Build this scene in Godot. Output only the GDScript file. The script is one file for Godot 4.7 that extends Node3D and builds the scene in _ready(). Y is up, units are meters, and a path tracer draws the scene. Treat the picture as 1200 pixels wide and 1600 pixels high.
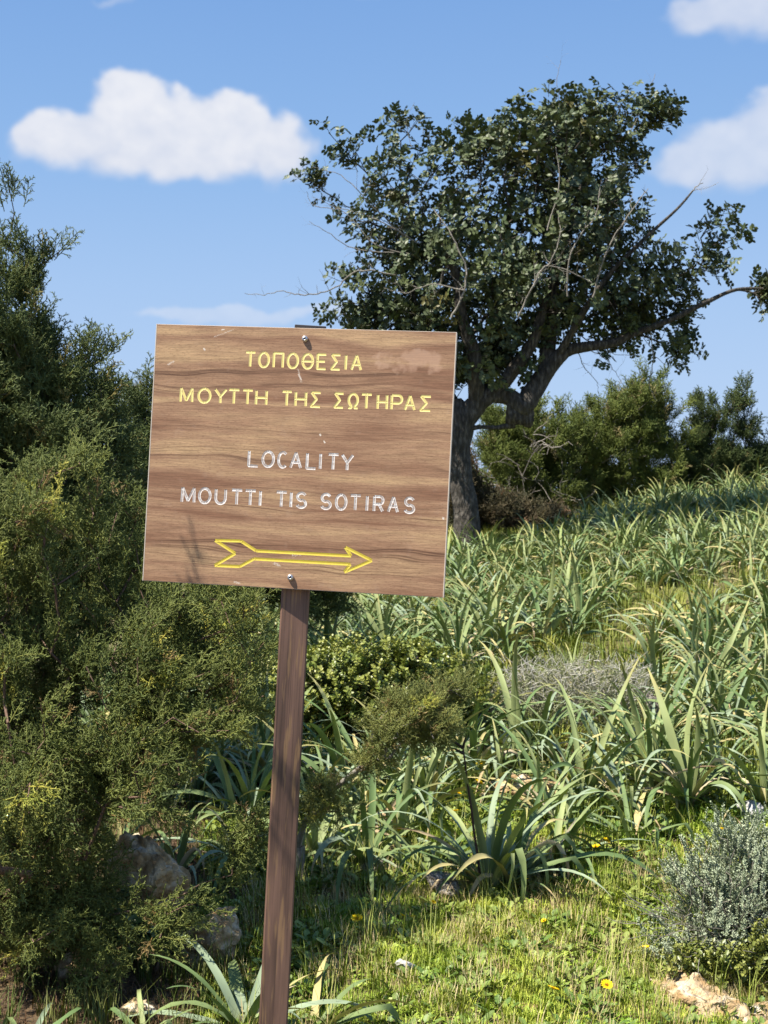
extends Node3D
# A leaning wooden locality sign before a carob tree, junipers and a slope of strap-leaved squill plants.
# x runs right, y up, the view looks along -z; d means metres in front of the camera (-z).

var M := {}
var leaf_meshes: Array[ArrayMesh] = []
var dry_meshes: Array[ArrayMesh] = []
var sprig_meshes: Array[ArrayMesh] = []
var names_used := {}
var last_bush := ""
var R := RandomNumberGenerator.new()
var noise := FastNoiseLite.new()

# ------------------------------------------------------------------ small helpers
class MB:
	var v := PackedVector3Array()
	var n := PackedVector3Array()
	var c := PackedColorArray()
	var i := PackedInt32Array()
	func vert(p: Vector3, nn: Vector3, col: Color) -> int:
		v.append(p); n.append(nn); c.append(col)
		return v.size() - 1
	func tri(a: int, b: int, d: int) -> void:
		i.append(a); i.append(b); i.append(d)
	func cord(a: Vector3, b: Vector3, r0: float, r1: float, col: Color, sides := 3, col2 = null) -> void:
		var t := (b - a).normalized()
		var x := t.cross(Vector3(0.31, 0.57, 0.76)).normalized()
		if x.length() < 0.5: x = t.cross(Vector3.RIGHT).normalized()
		var y := t.cross(x)
		var c2: Color = col if col2 == null else col2
		var s := v.size()
		for k in sides:
			var a2 := TAU * k / sides
			var o := x * cos(a2) + y * sin(a2)
			v.append(a + o * r0); n.append(o); c.append(col)
			v.append(b + o * r1); n.append(o); c.append(c2)
		for k in sides:
			var p := s + 2 * k
			var q := s + 2 * ((k + 1) % sides)
			i.append(p); i.append(p + 1); i.append(q)
			i.append(q); i.append(p + 1); i.append(q + 1)
	func quad(a: Vector3, b: Vector3, d: Vector3, e: Vector3, nn: Vector3, col: Color) -> void:
		var s := v.size()
		for p in [a, b, d, e]:
			v.append(p); n.append(nn); c.append(col)
		i.append_array([s, s + 1, s + 2, s, s + 2, s + 3])
	func mesh() -> ArrayMesh:
		var a := []
		a.resize(Mesh.ARRAY_MAX)
		a[Mesh.ARRAY_VERTEX] = v; a[Mesh.ARRAY_NORMAL] = n; a[Mesh.ARRAY_COLOR] = c; a[Mesh.ARRAY_INDEX] = i
		var m := ArrayMesh.new()
		m.add_surface_from_arrays(Mesh.PRIMITIVE_TRIANGLES, a)
		return m

class Skel:
	var pos := PackedVector3Array()
	var par := PackedInt32Array()
	var ln := PackedFloat32Array()
	var rad := PackedFloat32Array()
	var hid := PackedByteArray()
	func add(p: Vector3, parent: int, r := 0.0, hidden := 0) -> int:
		pos.append(p); par.append(parent); rad.append(r); hid.append(hidden)
		ln.append(0.0 if parent < 0 else ln[parent] + pos[parent].distance_to(p))
		return pos.size() - 1
	func finish(tip: float, e: float, most := 1.0) -> void:
		var s := PackedFloat32Array()
		s.resize(pos.size())
		for k in range(pos.size() - 1, -1, -1):
			var r: float = max(tip, pow(s[k], 1.0 / e))
			r = max(rad[k], min(r, most))
			rad[k] = r
			if par[k] >= 0: s[par[k]] += pow(min(r, most), e)

func numbered(called: String) -> String:
	var k: int = names_used.get(called, 0)
	names_used[called] = k + 1
	return called if k == 0 else "%s_%03d" % [called, k]

func tag(o: Node, label: String, category := "", group := "", kind := "") -> Node:
	if label: o.set_meta("label", label)
	if category: o.set_meta("category", category)
	if group: o.set_meta("group", group)
	if kind: o.set_meta("kind", kind)
	return o

func thing(called: String, label: String, category: String, at := Vector3.ZERO, group := "") -> Node3D:
	var o := Node3D.new()
	o.name = numbered(called)
	add_child(o)
	o.position = at
	tag(o, label, category, group)
	last_bush = o.name
	return o

func part(called: String, mesh: Mesh, mat: Material, parent: Node3D, xf := Transform3D()) -> MeshInstance3D:
	var o := MeshInstance3D.new()
	o.mesh = mesh
	o.material_override = mat
	var k := 0
	var nm := called
	while parent.has_node(nm):
		k += 1
		nm = "%s_%03d" % [called, k]
	o.name = nm
	parent.add_child(o, true)
	o.transform = xf
	return o

func many(called: String, mesh: Mesh, mat: Material, xfs: Array[Transform3D], cols: PackedColorArray, parent: Node3D) -> MultiMeshInstance3D:
	var mm := MultiMesh.new()
	mm.transform_format = MultiMesh.TRANSFORM_3D
	mm.use_colors = true
	mm.mesh = mesh
	mm.instance_count = xfs.size()
	for k in xfs.size():
		mm.set_instance_transform(k, xfs[k])
		mm.set_instance_color(k, cols[k])
	var o := MultiMeshInstance3D.new()
	o.multimesh = mm
	o.material_override = mat
	var k2 := 0
	var nm := called
	while parent.has_node(nm):
		k2 += 1
		nm = "%s_%03d" % [called, k2]
	o.name = nm
	parent.add_child(o, true)
	o.set_meta("kind", "stuff")
	return o

func rv() -> Vector3:
	return Vector3(R.randf_range(-1, 1), R.randf_range(-1, 1), R.randf_range(-1, 1))

func rdir() -> Vector3:
	for k in 20:
		var p := rv()
		if p.length() < 1.0 and p.length() > 0.1: return p.normalized()
	return Vector3.UP

func facing(y: Vector3, spin: float, s := Vector3.ONE) -> Basis:
	# a basis whose y axis runs along the given direction
	y = y.normalized()
	var x := y.cross(Vector3(0.23, 0.11, 0.97)).normalized()
	var z := x.cross(y)
	return Basis(x, y, z) * Basis(Vector3.UP, spin) * Basis.from_scale(s)

func ground(x: float, z: float) -> float:
	var d := -z
	var t := 17.0 - d
	var dd := 17.0 - (t + sqrt(t * t + 2.0)) / 2.0
	var s := dd - 4.2
	var h := 0.108 * (s + sqrt(s * s + 1.0)) * 0.5 + 0.112 * (clampf(x, -12, 12) - 0.8) * smoothstep(6, 14, d) - 0.03 * maxf(0, d - 17)
	return h + 0.025 * sin(x * 2.1 + 1.0) * sin(d * 1.7) + 0.015 * sin(x * 4.7 + d * 3.1)

func on(x: float, d: float, up := 0.0) -> Vector3:
	return Vector3(x, ground(x, -d) + up, -d)

# ------------------------------------------------------------------ textures and materials
func ramp(stops: Array) -> Gradient:
	var g := Gradient.new()
	var o := PackedFloat32Array()
	var c := PackedColorArray()
	for s in stops:
		o.append(s[0]); c.append(s[1])
	g.offsets = o; g.colors = c
	return g

func noise_tex(freq: float, octaves: int, sd: int, stops = null, size := 512, kind := FastNoiseLite.TYPE_SIMPLEX_SMOOTH) -> NoiseTexture2D:
	var f := FastNoiseLite.new()
	f.noise_type = kind
	f.frequency = freq
	f.fractal_octaves = octaves
	f.seed = sd
	var t := NoiseTexture2D.new()
	t.width = size; t.height = size
	t.seamless = true
	t.noise = f
	if stops != null: t.color_ramp = ramp(stops)
	return t

func lin(r: float, g: float, b: float) -> Color:
	return Color(r, g, b).linear_to_srgb()

func tri_mat(tex: Texture2D, bump: Texture2D, depth: float, scale: Vector3, rough := 0.85, world := false, vcol := false) -> StandardMaterial3D:
	var m := StandardMaterial3D.new()
	m.albedo_texture = tex
	m.roughness = rough
	m.uv1_triplanar = true
	m.uv1_world_triplanar = world
	m.uv1_scale = scale
	m.vertex_color_use_as_albedo = vcol
	if bump:
		m.heightmap_enabled = true
		m.heightmap_texture = bump
		m.heightmap_scale = depth
	return m

func leaf_mat(rough: float, back: Color, spec := 0.5) -> StandardMaterial3D:
	var m := StandardMaterial3D.new()
	m.vertex_color_use_as_albedo = true
	m.roughness = rough
	m.metallic_specular = spec
	m.cull_mode = BaseMaterial3D.CULL_DISABLED
	if back.get_luminance() > 0:
		m.backlight_enabled = true
		m.backlight = back
	return m

func materials() -> void:
	var bark_n := noise_tex(0.02, 5, 11)
	M.bark = tri_mat(noise_tex(0.018, 5, 12, [[0.0, lin(.02, .017, .014)], [0.45, lin(.05, .042, .033)], [0.62, lin(.085, .073, .06)], [1.0, lin(.22, .2, .17)]]), bark_n, 2.5, Vector3(3.0, 0.9, 3.0), 0.95)
	M.deadwood = tri_mat(noise_tex(0.03, 4, 13, [[0.0, lin(.11, .095, .08)], [0.5, lin(.25, .225, .19)], [1.0, lin(.42, .39, .34)]]), null, 0, Vector3(5, 2, 5), 0.9)
	M.twig = tri_mat(noise_tex(0.03, 3, 14, [[0.0, lin(.06, .045, .035)], [0.5, lin(.13, .10, .08)], [1.0, lin(.25, .21, .18)]]), null, 0, Vector3(5, 2, 5), 0.9)
	M.redtwig = tri_mat(noise_tex(0.03, 3, 15, [[0.0, lin(.07, .04, .025)], [0.5, lin(.15, .09, .06)], [1.0, lin(.27, .2, .15)]]), null, 0, Vector3(5, 2, 5), 0.9)
	M.squill = leaf_mat(0.58, lin(.06, .08, .015), 0.3)
	M.carob = leaf_mat(0.45, lin(.02, .03, .006), 0.36)
	M.needle = leaf_mat(0.6, Color.BLACK, 0.35)
	M.smallleaf = leaf_mat(0.4, lin(.03, .05, .01))
	M.thorn = StandardMaterial3D.new()
	M.thorn.albedo_color = lin(.46, .44, .38); M.thorn.roughness = 0.9
	M.silver = leaf_mat(0.85, lin(.03, .035, .02), 0.15)
	M.grass = leaf_mat(0.6, lin(.12, .17, .02), 0.3)
	M.petal = leaf_mat(0.6, lin(.2, .13, .0), 0.3)
	M.rock = tri_mat(noise_tex(0.012, 5, 21, [[0.0, lin(.14, .08, .035)], [0.4, lin(.36, .235, .11)], [0.54, lin(.47, .345, .19)], [0.68, lin(.56, .46, .32)], [1.0, lin(.64, .6, .53)]]), noise_tex(0.02, 5, 22), 3.0, Vector3(2.2, 2.2, 2.2), 0.95)
	M.greyrock = tri_mat(noise_tex(0.015, 5, 23, [[0.0, lin(.06, .05, .04)], [0.45, lin(.2, .165, .125)], [0.65, lin(.36, .33, .28)], [1.0, lin(.55, .53, .5)]]), noise_tex(0.03, 5, 24), 1.5, Vector3(4, 4, 4), 0.95)
	M.paperock = tri_mat(noise_tex(0.02, 4, 25, [[0.0, lin(.25, .23, .2)], [0.5, lin(.42, .41, .4)], [1.0, lin(.58, .59, .61)]]), noise_tex(0.03, 4, 26), 0.8, Vector3(4, 4, 4), 0.9)
	M.soil = tri_mat(noise_tex(0.02, 6, 31, [[0.0, lin(.3, .3, .3)], [0.4, lin(.72, .72, .7)], [0.6, lin(.95, .94, .9)], [1.0, lin(1, 1, 1)]], 1024), noise_tex(0.05, 5, 32), 2.0, Vector3(1.3, 1.3, 1.3), 1.0, true, true)
	M.post = tri_mat(post_texture(), null, 0, Vector3(4.0, 0.5, 4.0), 0.55)
	M.post.uv1_offset = Vector3(0, .5, 0)
	M.cap = StandardMaterial3D.new()
	M.cap.albedo_color = lin(.035, .03, .032); M.cap.roughness = 0.6
	M.steel = StandardMaterial3D.new()
	M.steel.albedo_color = lin(.62, .62, .64); M.steel.metallic = 0.9; M.steel.roughness = 0.35
	M.steeldark = StandardMaterial3D.new()
	M.steeldark.albedo_color = lin(.05, .05, .055); M.steeldark.roughness = 0.6
	M.edge = StandardMaterial3D.new()
	M.edge.albedo_color = lin(.58, .50, .42); M.edge.roughness = 0.7
	M.paint = StandardMaterial3D.new()
	M.paint.vertex_color_use_as_albedo = true; M.paint.roughness = 0.5
	M.board = StandardMaterial3D.new()
	M.board.albedo_texture = board_texture(); M.board.roughness = 0.48; M.board.metallic_specular = 0.4

func stretched(w: int, h: int, sx: int, sy: int, freq: float, oct: int, sd: int) -> PackedByteArray:
	# smooth noise drawn small and stretched: long in x, short in y (or the reverse)
	var f := FastNoiseLite.new()
	f.noise_type = FastNoiseLite.TYPE_SIMPLEX_SMOOTH
	f.frequency = freq; f.fractal_octaves = oct; f.seed = sd
	var im := f.get_image(maxi(4, w / sx), maxi(4, h / sy))
	im.resize(w, h, Image.INTERPOLATE_CUBIC)
	im.convert(Image.FORMAT_L8)
	return im.get_data()

func board_texture() -> ImageTexture:
	var w := 1280
	var h := 1088
	var warp := stretched(w, h, 14, 4, 0.012, 3, 41)
	var fine := stretched(w, h, 22, 1, 0.16, 3, 42)
	var pore := stretched(w, h, 9, 1, 0.4, 2, 43)
	var tone := stretched(w, h, 16, 4, 0.02, 3, 44)
	var worn := stretched(w, h, 3, 3, 0.03, 4, 45)
	var prof := PackedFloat32Array()      # dark and pale growth bands across the board
	var vein := PackedFloat32Array()
	var fn := FastNoiseLite.new()
	fn.seed = 46; fn.frequency = 0.009; fn.fractal_octaves = 3
	for k in 2048:
		prof.append(fn.get_noise_1d(k))
		vein.append(0.0)
	var rr := RandomNumberGenerator.new()
	rr.seed = 5
	for k in 30:
		var at := rr.randf_range(60, 1990)
		var wd := rr.randf_range(3.0, 7.0)
		var am := rr.randf_range(0.25, 0.95)
		for q in range(maxi(0, int(at) - 40), mini(2047, int(at) + 60)):
			var dq := q - at
			var a := maxf(exp(-dq * dq / 14.0), 0.38 * exp(-absf(dq) / (wd * 2.2)) if dq > 0 else 0.0)   # sharp above, fading below
			vein[q] = maxf(vein[q], am * a)
	var out := PackedByteArray()
	out.resize(w * h * 3)
	var base := Vector3(.352, .21, .125)
	var dark := Vector3(.20, .096, .056)
	var pale := Vector3(.48, .315, .175)
	var o := 0
	for y in h:
		for x in w:
			var k := y * w + x
			var wy := y * 1.55 + (warp[k] - 128) * 0.42 + 90.0 + 18.0 * sin(x * 0.004 + 0.6) + x * 0.02
			var q := clampi(int(wy), 0, 2047)
			var b := prof[q] * 0.9 + (tone[k] - 128) * 0.004
			var c := base.lerp(pale, clampf(b * 1.5, 0, 1)) if b > 0 else base.lerp(dark, clampf(-b * 1.25, 0, 0.75))
			c = c.lerp(dark * 0.5, vein[q] * 1.0 * clampf(0.5 + (tone[k] - 110) * 0.012, 0.1, 1.0))
			c *= 1.0 + (fine[k] - 128) * 0.0026
			if pore[k] < 88: c = c.lerp(dark * 0.7, clampf((88 - pore[k]) * 0.016, 0, 0.5))
			# rubbed pale patch near the upper right corner, and faint greying
			var px := (x - w * 0.873) / (w * 0.112)
			var py := (y - h * 0.115) / (h * 0.04)
			var pd := 1.0 - sqrt(px * px * px * px + py * py * py * py) + (worn[k] - 128) * 0.011
			if pd > 0: c = c.lerp(Vector3(.56, .36, .25), clampf(pd * 0.6, 0, 0.48))
			if worn[k] > 190: c = c.lerp(Vector3(.46, .33, .25), clampf((worn[k] - 190) * 0.003, 0, 0.1))
			var col := Color(c.x, c.y, c.z).linear_to_srgb()
			out[o] = clampi(int(col.r * 255), 0, 255); out[o + 1] = clampi(int(col.g * 255), 0, 255); out[o + 2] = clampi(int(col.b * 255), 0, 255)
			o += 3
	var im := Image.create_from_data(w, h, false, Image.FORMAT_RGB8, out)
	# scratches and scuffs
	for s in [[.198, .045, .262, .014, 2.2], [.222, .016, .232, .014, 1.5], [.045, .158, .067, .143, 3.0], [.487, .16, .499, .208, 3.4], [.488, .178, .5, .2, 2.0], [.497, .872, .53, .866, 5.0], [.44, .905, .46, .914, 4.5], [.31, .985, .33, .99, 3.5], [.985, .70, .988, .705, 2.5], [.585, .43, .589, .437, 1.8], [.165, .09, .17, .096, 2.0], [.57, .405, .574, .41, 2.0]]:
		for k in 120:
			var t := k / 119.0
			var p := Vector2(lerpf(s[0], s[2], t) * w, lerpf(s[1], s[3], t) * h) + Vector2(rr.randfn(0, s[4] * 0.7), rr.randfn(0, s[4] * 0.7))
			im.fill_rect(Rect2i(int(p.x), int(p.y), 1 + rr.randi() % 2, 1), lin(.72, .64, .56))
	return ImageTexture.create_from_image(im)

func post_texture() -> ImageTexture:
	var w := 512
	var h := 1024
	var blot := stretched(w, h, 2, 4, 0.02, 4, 51)
	var line := stretched(w, h, 1, 24, 0.12, 3, 52)
	var wear := stretched(w, h, 1, 3, 0.03, 4, 53)
	var out := PackedByteArray()
	out.resize(w * h * 3)
	for k in w * h:
		var c := Vector3(.145, .082, .058)
		c *= 1.0 + (blot[k] - 128) * 0.0045 + (line[k] - 128) * 0.0015
		if wear[k] > 150: c = c.lerp(Vector3(.33, .2, .09), clampf((wear[k] - 155) * 0.014, 0, 0.5))
		if line[k] < 62: c *= 0.7
		var col := Color(c.x, c.y, c.z).linear_to_srgb()
		out[3 * k] = clampi(int(col.r * 255), 0, 255); out[3 * k + 1] = clampi(int(col.g * 255), 0, 255); out[3 * k + 2] = clampi(int(col.b * 255), 0, 255)
	return ImageTexture.create_from_image(Image.create_from_data(w, h, false, Image.FORMAT_RGB8, out))

# ------------------------------------------------------------------ sky
func sky_texture() -> ImageTexture:
	var w := 4096
	var h := 2048
	var im := Image.create(w, h, false, Image.FORMAT_RGBF)
	var stops := [[-90.0, Vector3(.30, .33, .30)], [-3.0, Vector3(.42, .5, .56)], [0.0, Vector3(.53, .68, .91)], [5.0, Vector3(.46, .635, .905)], [9.0, Vector3(.39, .58, .885)], [14.0, Vector3(.285, .49, .835)], [20.0, Vector3(.215, .405, .77)], [34.0, Vector3(.17, .345, .70)], [90.0, Vector3(.11, .26, .60)]]
	var grad := func(el: float) -> Vector3:
		for k in stops.size() - 1:
			if el <= stops[k + 1][0]:
				return stops[k][1].lerp(stops[k + 1][1], clampf((el - stops[k][0]) / (stops[k + 1][0] - stops[k][0]), 0, 1))
		return stops[-1][1]
	for y in h:
		var c: Vector3 = grad.call(90.0 - (y + 0.5) / h * 180.0) / 2.05
		im.fill_rect(Rect2i(0, y, w, 1), Color(c.x, c.y, c.z))
	# clouds: blobs as (azimuth, elevation, half width, half height) in degrees; each bank has its own opacity
	var banks := [
		[1.0, [[-10.1, 15.7, 2.3, 1.65], [-12.7, 14.6, 2.6, 1.2], [-7.7, 14.8, 3.2, 1.6], [-5.9, 15.2, 1.9, 1.6], [-4.2, 14.5, 1.7, 1.5], [-8.8, 13.9, 5.2, 0.9], [-14.1, 14.4, 1.2, .9]]],
		[0.68, [[14.3, 14.0, 3.0, 1.6], [16.4, 14.5, 3.2, 2.0], [12.3, 13.6, 2.0, 1.0], [20.0, 14.4, 3.2, 1.7]]],
		[0.72, [[12.9, 19.1, 2.0, .9], [15.0, 19.3, 2.4, 1.3], [17.2, 20.0, 3.0, 1.7], [21.0, 20.4, 3.2, 1.2]]],
		[0.5, [[8.9, 20.3, 1.1, .45]]],
		[0.3, [[-.8, 20.3, 2.0, .22], [-10.8, 19.6, .9, .14]]],
		[0.38, [[-6.5, 7.9, 4.2, .34], [-1.5, 8.1, 3.0, .25]]],
		[0.9, [[-48.0, 15.0, 7.0, 2.6], [-43.0, 16.0, 4.0, 2.6], [-53.0, 14.4, 5.0, 1.6]]],
		[0.8, [[42.0, 12.0, 5.0, 1.8], [47.0, 13.0, 4.0, 2.4], [52.0, 12.0, 5.0, 1.6]]],
		[0.8, [[110.0, 18.0, 7.0, 2.6], [116.0, 19.0, 5.0, 3.0]]],
		[0.85, [[-118.0, 14.0, 6.0, 2.0], [-111.0, 15.0, 5.0, 2.6]]],
		[0.8, [[165.0, 16.0, 7.0, 2.4], [158.0, 17.0, 4.0, 2.6]]],
		[0.85, [[-30.0, 38.0, 10.0, 4.0], [-22.0, 40.0, 7.0, 4.5]]], [0.8, [[62.0, 34.0, 10.0, 4.0], [70.0, 36.0, 8.0, 5.0]]], [0.85, [[140.0, 42.0, 12.0, 5.0], [128.0, 40.0, 9.0, 4.0]]], [0.8, [[-140.0, 36.0, 12.0, 4.5], [-150.0, 38.0, 8.0, 5.0]]], [0.75, [[20.0, 60.0, 16.0, 4.5], [34.0, 62.0, 12.0, 4.0]]], [0.7, [[-170.0, 62.0, 20.0, 4.0]]]]
	var f := FastNoiseLite.new()
	f.seed = 61; f.frequency = 0.42; f.fractal_octaves = 5; f.fractal_gain = 0.55
	var g := FastNoiseLite.new()
	g.seed = 62; g.frequency = 0.22; g.fractal_octaves = 3
	for bank in banks:
		var lo := Vector2(999, 999)
		var hi := Vector2(-999, -999)
		for b in bank[1]:
			lo = lo.min(Vector2(b[0] - b[2] * 1.6, b[1] - b[3] * 1.9)); hi = hi.max(Vector2(b[0] + b[2] * 1.6, b[1] + b[3] * 1.8))
		var mid_el := (lo.y + hi.y) / 2
		for y in range(int((90 - hi.y) / 180 * h), int((90 - lo.y) / 180 * h)):
			var el := 90.0 - (y + 0.5) / h * 180.0
			var back: Vector3 = grad.call(el)
			for xx in range(int(lo.x / 360 * w), int(hi.x / 360 * w)):
				var x := posmod(xx, w)      # column 0 is straight ahead
				var az := (xx + 0.5) / w * 360.0
				var wa := az + g.get_noise_2d(az * 2.0, el * 2.0) * 0.55
				var we := el + g.get_noise_2d(az * 2.0 + 50, el * 2.0) * 0.35
				var den := 0.0
				var top := -99.0
				for b in bank[1]:
					var q: float = pow((wa - b[0]) / b[2], 2) + pow((we - b[1]) / (b[3] * (1.0 if we > b[1] else 1.15)), 2)
					if q < 1.0: den = maxf(den, 1.0 - q) + 0.25 * minf(den, 1.0 - q)
					top = maxf(top, b[1] + b[3] * (1.0 - absf(az - b[0]) / b[2] * 0.6) if absf(az - b[0]) < b[2] * 1.3 else -99.0)
				if den <= 0.0: continue
				var fb := f.get_noise_2d(az * 1.3, el * 1.9)
				var low := clampf((mid_el - el) / (hi.y - lo.y) * 1.6 + 0.35, 0, 1)
				var al: float = smoothstep(0.03, lerpf(0.42, 1.1, low), den + fb * 0.19) * bank[0]
				if al <= 0.003: continue
				var lit := clampf(0.55 + den * 0.35 + fb * 0.5 - low * 0.6, 0, 1)
				var cc := Vector3(.64, .70, .84).lerp(Vector3(.84, .86, .925), lit)
				var cur := im.get_pixel(x, y)
				var mixd := Vector3(cur.r, cur.g, cur.b).lerp(cc / 2.05, al)
				im.set_pixel(x, y, Color(mixd.x, mixd.y, mixd.z))
	return ImageTexture.create_from_image(im)

# ------------------------------------------------------------------ ground
func terrain() -> void:
	var xs := PackedFloat32Array()
	var ds := PackedFloat32Array()
	var x := -160.0
	while x <= 160.0:
		xs.append(x)
		x += clampf(absf(x) * 0.14, 0.09, 14.0)
	var d := -60.0
	while d <= 300.0:
		ds.append(d)
		d += 6.0 if d < -6 else 0.8 if d < 2.5 else 0.085 if d < 9 else 0.16 if d < 19 else clampf((d - 18) * 0.2, 0.2, 20)
	var st := MB.new()
	noise.seed = 3; noise.frequency = 0.9; noise.fractal_octaves = 4
	for j in ds.size():
		for i in xs.size():
			var p := Vector3(xs[i], ground(xs[i], -ds[j]), -ds[j])
			if ds[j] > 2.5 and ds[j] < 19 and absf(xs[i]) < 7:
				p.y += noise.get_noise_2d(p.x * 4.0, p.z * 4.0) * 0.012
			var e := 0.05
			var nn := Vector3(ground(p.x - e, p.z) - ground(p.x + e, p.z), 2 * e, ground(p.x, p.z - e) - ground(p.x, p.z + e)).normalized()
			var k := noise.get_noise_2d(p.x * 1.6, p.z * 1.6)
			var k2 := noise.get_noise_2d(p.x * 5.0 + 40, p.z * 5.0)
			var c := Color(.20, .145, .08).lerp(Color(.12, .13, .03), clampf(k * 1.6 + 0.55, 0, 1)).lerp(Color(.34, .25, .15), clampf(k2 * 1.5 - 0.25, 0, 0.8))
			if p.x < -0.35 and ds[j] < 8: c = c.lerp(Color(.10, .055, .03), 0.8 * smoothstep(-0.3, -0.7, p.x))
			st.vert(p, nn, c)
	var w := xs.size()
	for j in ds.size() - 1:
		for i in w - 1:
			var a := j * w + i
			st.tri(a, a + w, a + 1)
			st.tri(a + 1, a + w, a + w + 1)
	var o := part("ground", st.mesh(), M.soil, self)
	tag(o, "stony brown earth of the hillside rising to the right", "", "", "structure")

# ------------------------------------------------------------------ the sign
func arc(cx: float, cy: float, rx: float, ry: float, a0: float, a1: float, n := 14) -> PackedVector2Array:
	var p := PackedVector2Array()
	for k in n + 1:
		var a := deg_to_rad(lerpf(a0, a1, float(k) / n))
		p.append(Vector2(cx + rx * cos(a), cy + ry * sin(a)))
	return p

func pl(a: Array) -> PackedVector2Array:
	var p := PackedVector2Array()
	for k in range(0, a.size(), 2): p.append(Vector2(a[k], a[k + 1]))
	return p

func glyph(ch: String) -> Array:
	match ch:
		"T": return [pl([0, 1, 1, 1]), pl([.5, 1, .5, 0])]
		"I": return [pl([.5, 1, .5, 0])]
		"L": return [pl([.06, 1, .06, 0, 1, 0])]
		"E": return [pl([1, 1, .04, 1, .04, 0, 1, 0]), pl([.04, .52, .88, .52])]
		"H": return [pl([0, 1, 0, 0]), pl([1, 1, 1, 0]), pl([0, .5, 1, .5])]
		"M": return [pl([0, 0, .03, 1, .5, .1, .97, 1, 1, 0])]
		"A": return [pl([0, 0, .5, 1, 1, 0]), pl([.18, .36, .82, .36])]
		"Y": return [pl([0, 1, .5, .48, 1, 1]), pl([.5, .48, .5, 0])]
		"U": 
			var u := pl([0, 1])
			u.append_array(arc(.5, .38, .5, .38, 180, 360))
			u.append(Vector2(1, 1))
			return [u]
		"O": return [arc(.5, .5, .5, .5, 90, 272), arc(.5, .5, .5, .5, -90, 92)]
		"C": return [arc(.53, .5, .53, .5, 48, 312, 20)]
		"S":
			var s := arc(.5, .74, .46, .26, 25, 270)
			s.append_array(arc(.5, .26, .5, .26, 88, -160))
			return [s]
		"R":
			var r := pl([0, 1])
			r.append_array(arc(.62, .74, .38, .26, 90, -90))
			r.append(Vector2(0, .48))
			return [pl([0, 0, 0, 1]), r, pl([.55, .48, 1, 0])]
		"p":   # rho
			var r := pl([0, 1])
			r.append_array(arc(.62, .72, .38, .28, 90, -90))
			r.append(Vector2(0, .44))
			return [pl([0, 0, 0, 1]), r]
		"P": return [pl([0, 0, 0, 1, 1, 1, 1, 0])]            # pi
		"Q": return [arc(.5, .5, .5, .5, 90, 272), arc(.5, .5, .5, .5, -90, 92), pl([.02, .5, .98, .5])]   # theta
		"Z": return [pl([1, 1, .04, 1, .6, .52, 0, 0, 1, 0])]   # sigma
		"W":   # omega
			var om := pl([0, 0, .34, 0])
			om.append_array(arc(.5, .56, .46, .44, 242, -62, 20))
			om.append_array(pl([.66, 0, 1, 0]))
			return [om]
	return []

func strokes_of(text: String, ext: Array, y1: float, y0: float, w: float) -> Array:
	# text set between the given left and right edges of every letter (millimetres on the board)
	var all := []
	var k := 0
	for ch in text:
		if ch == " ": continue
		var a: float = ext[2 * k] + w / 2
		var b: float = ext[2 * k + 1] - w / 2
		if b - a < 4:
			var m := (a + b) / 2
			a = m - 5; b = m + 5
		for s in glyph(ch):
			var q := PackedVector2Array()
			for p in s: q.append(Vector2(lerpf(a, b, p.x), lerpf(y0 + w / 2, y1 - w / 2, p.y)) / 1000.0)
			all.append(q)
		k += 1
	return all

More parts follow.
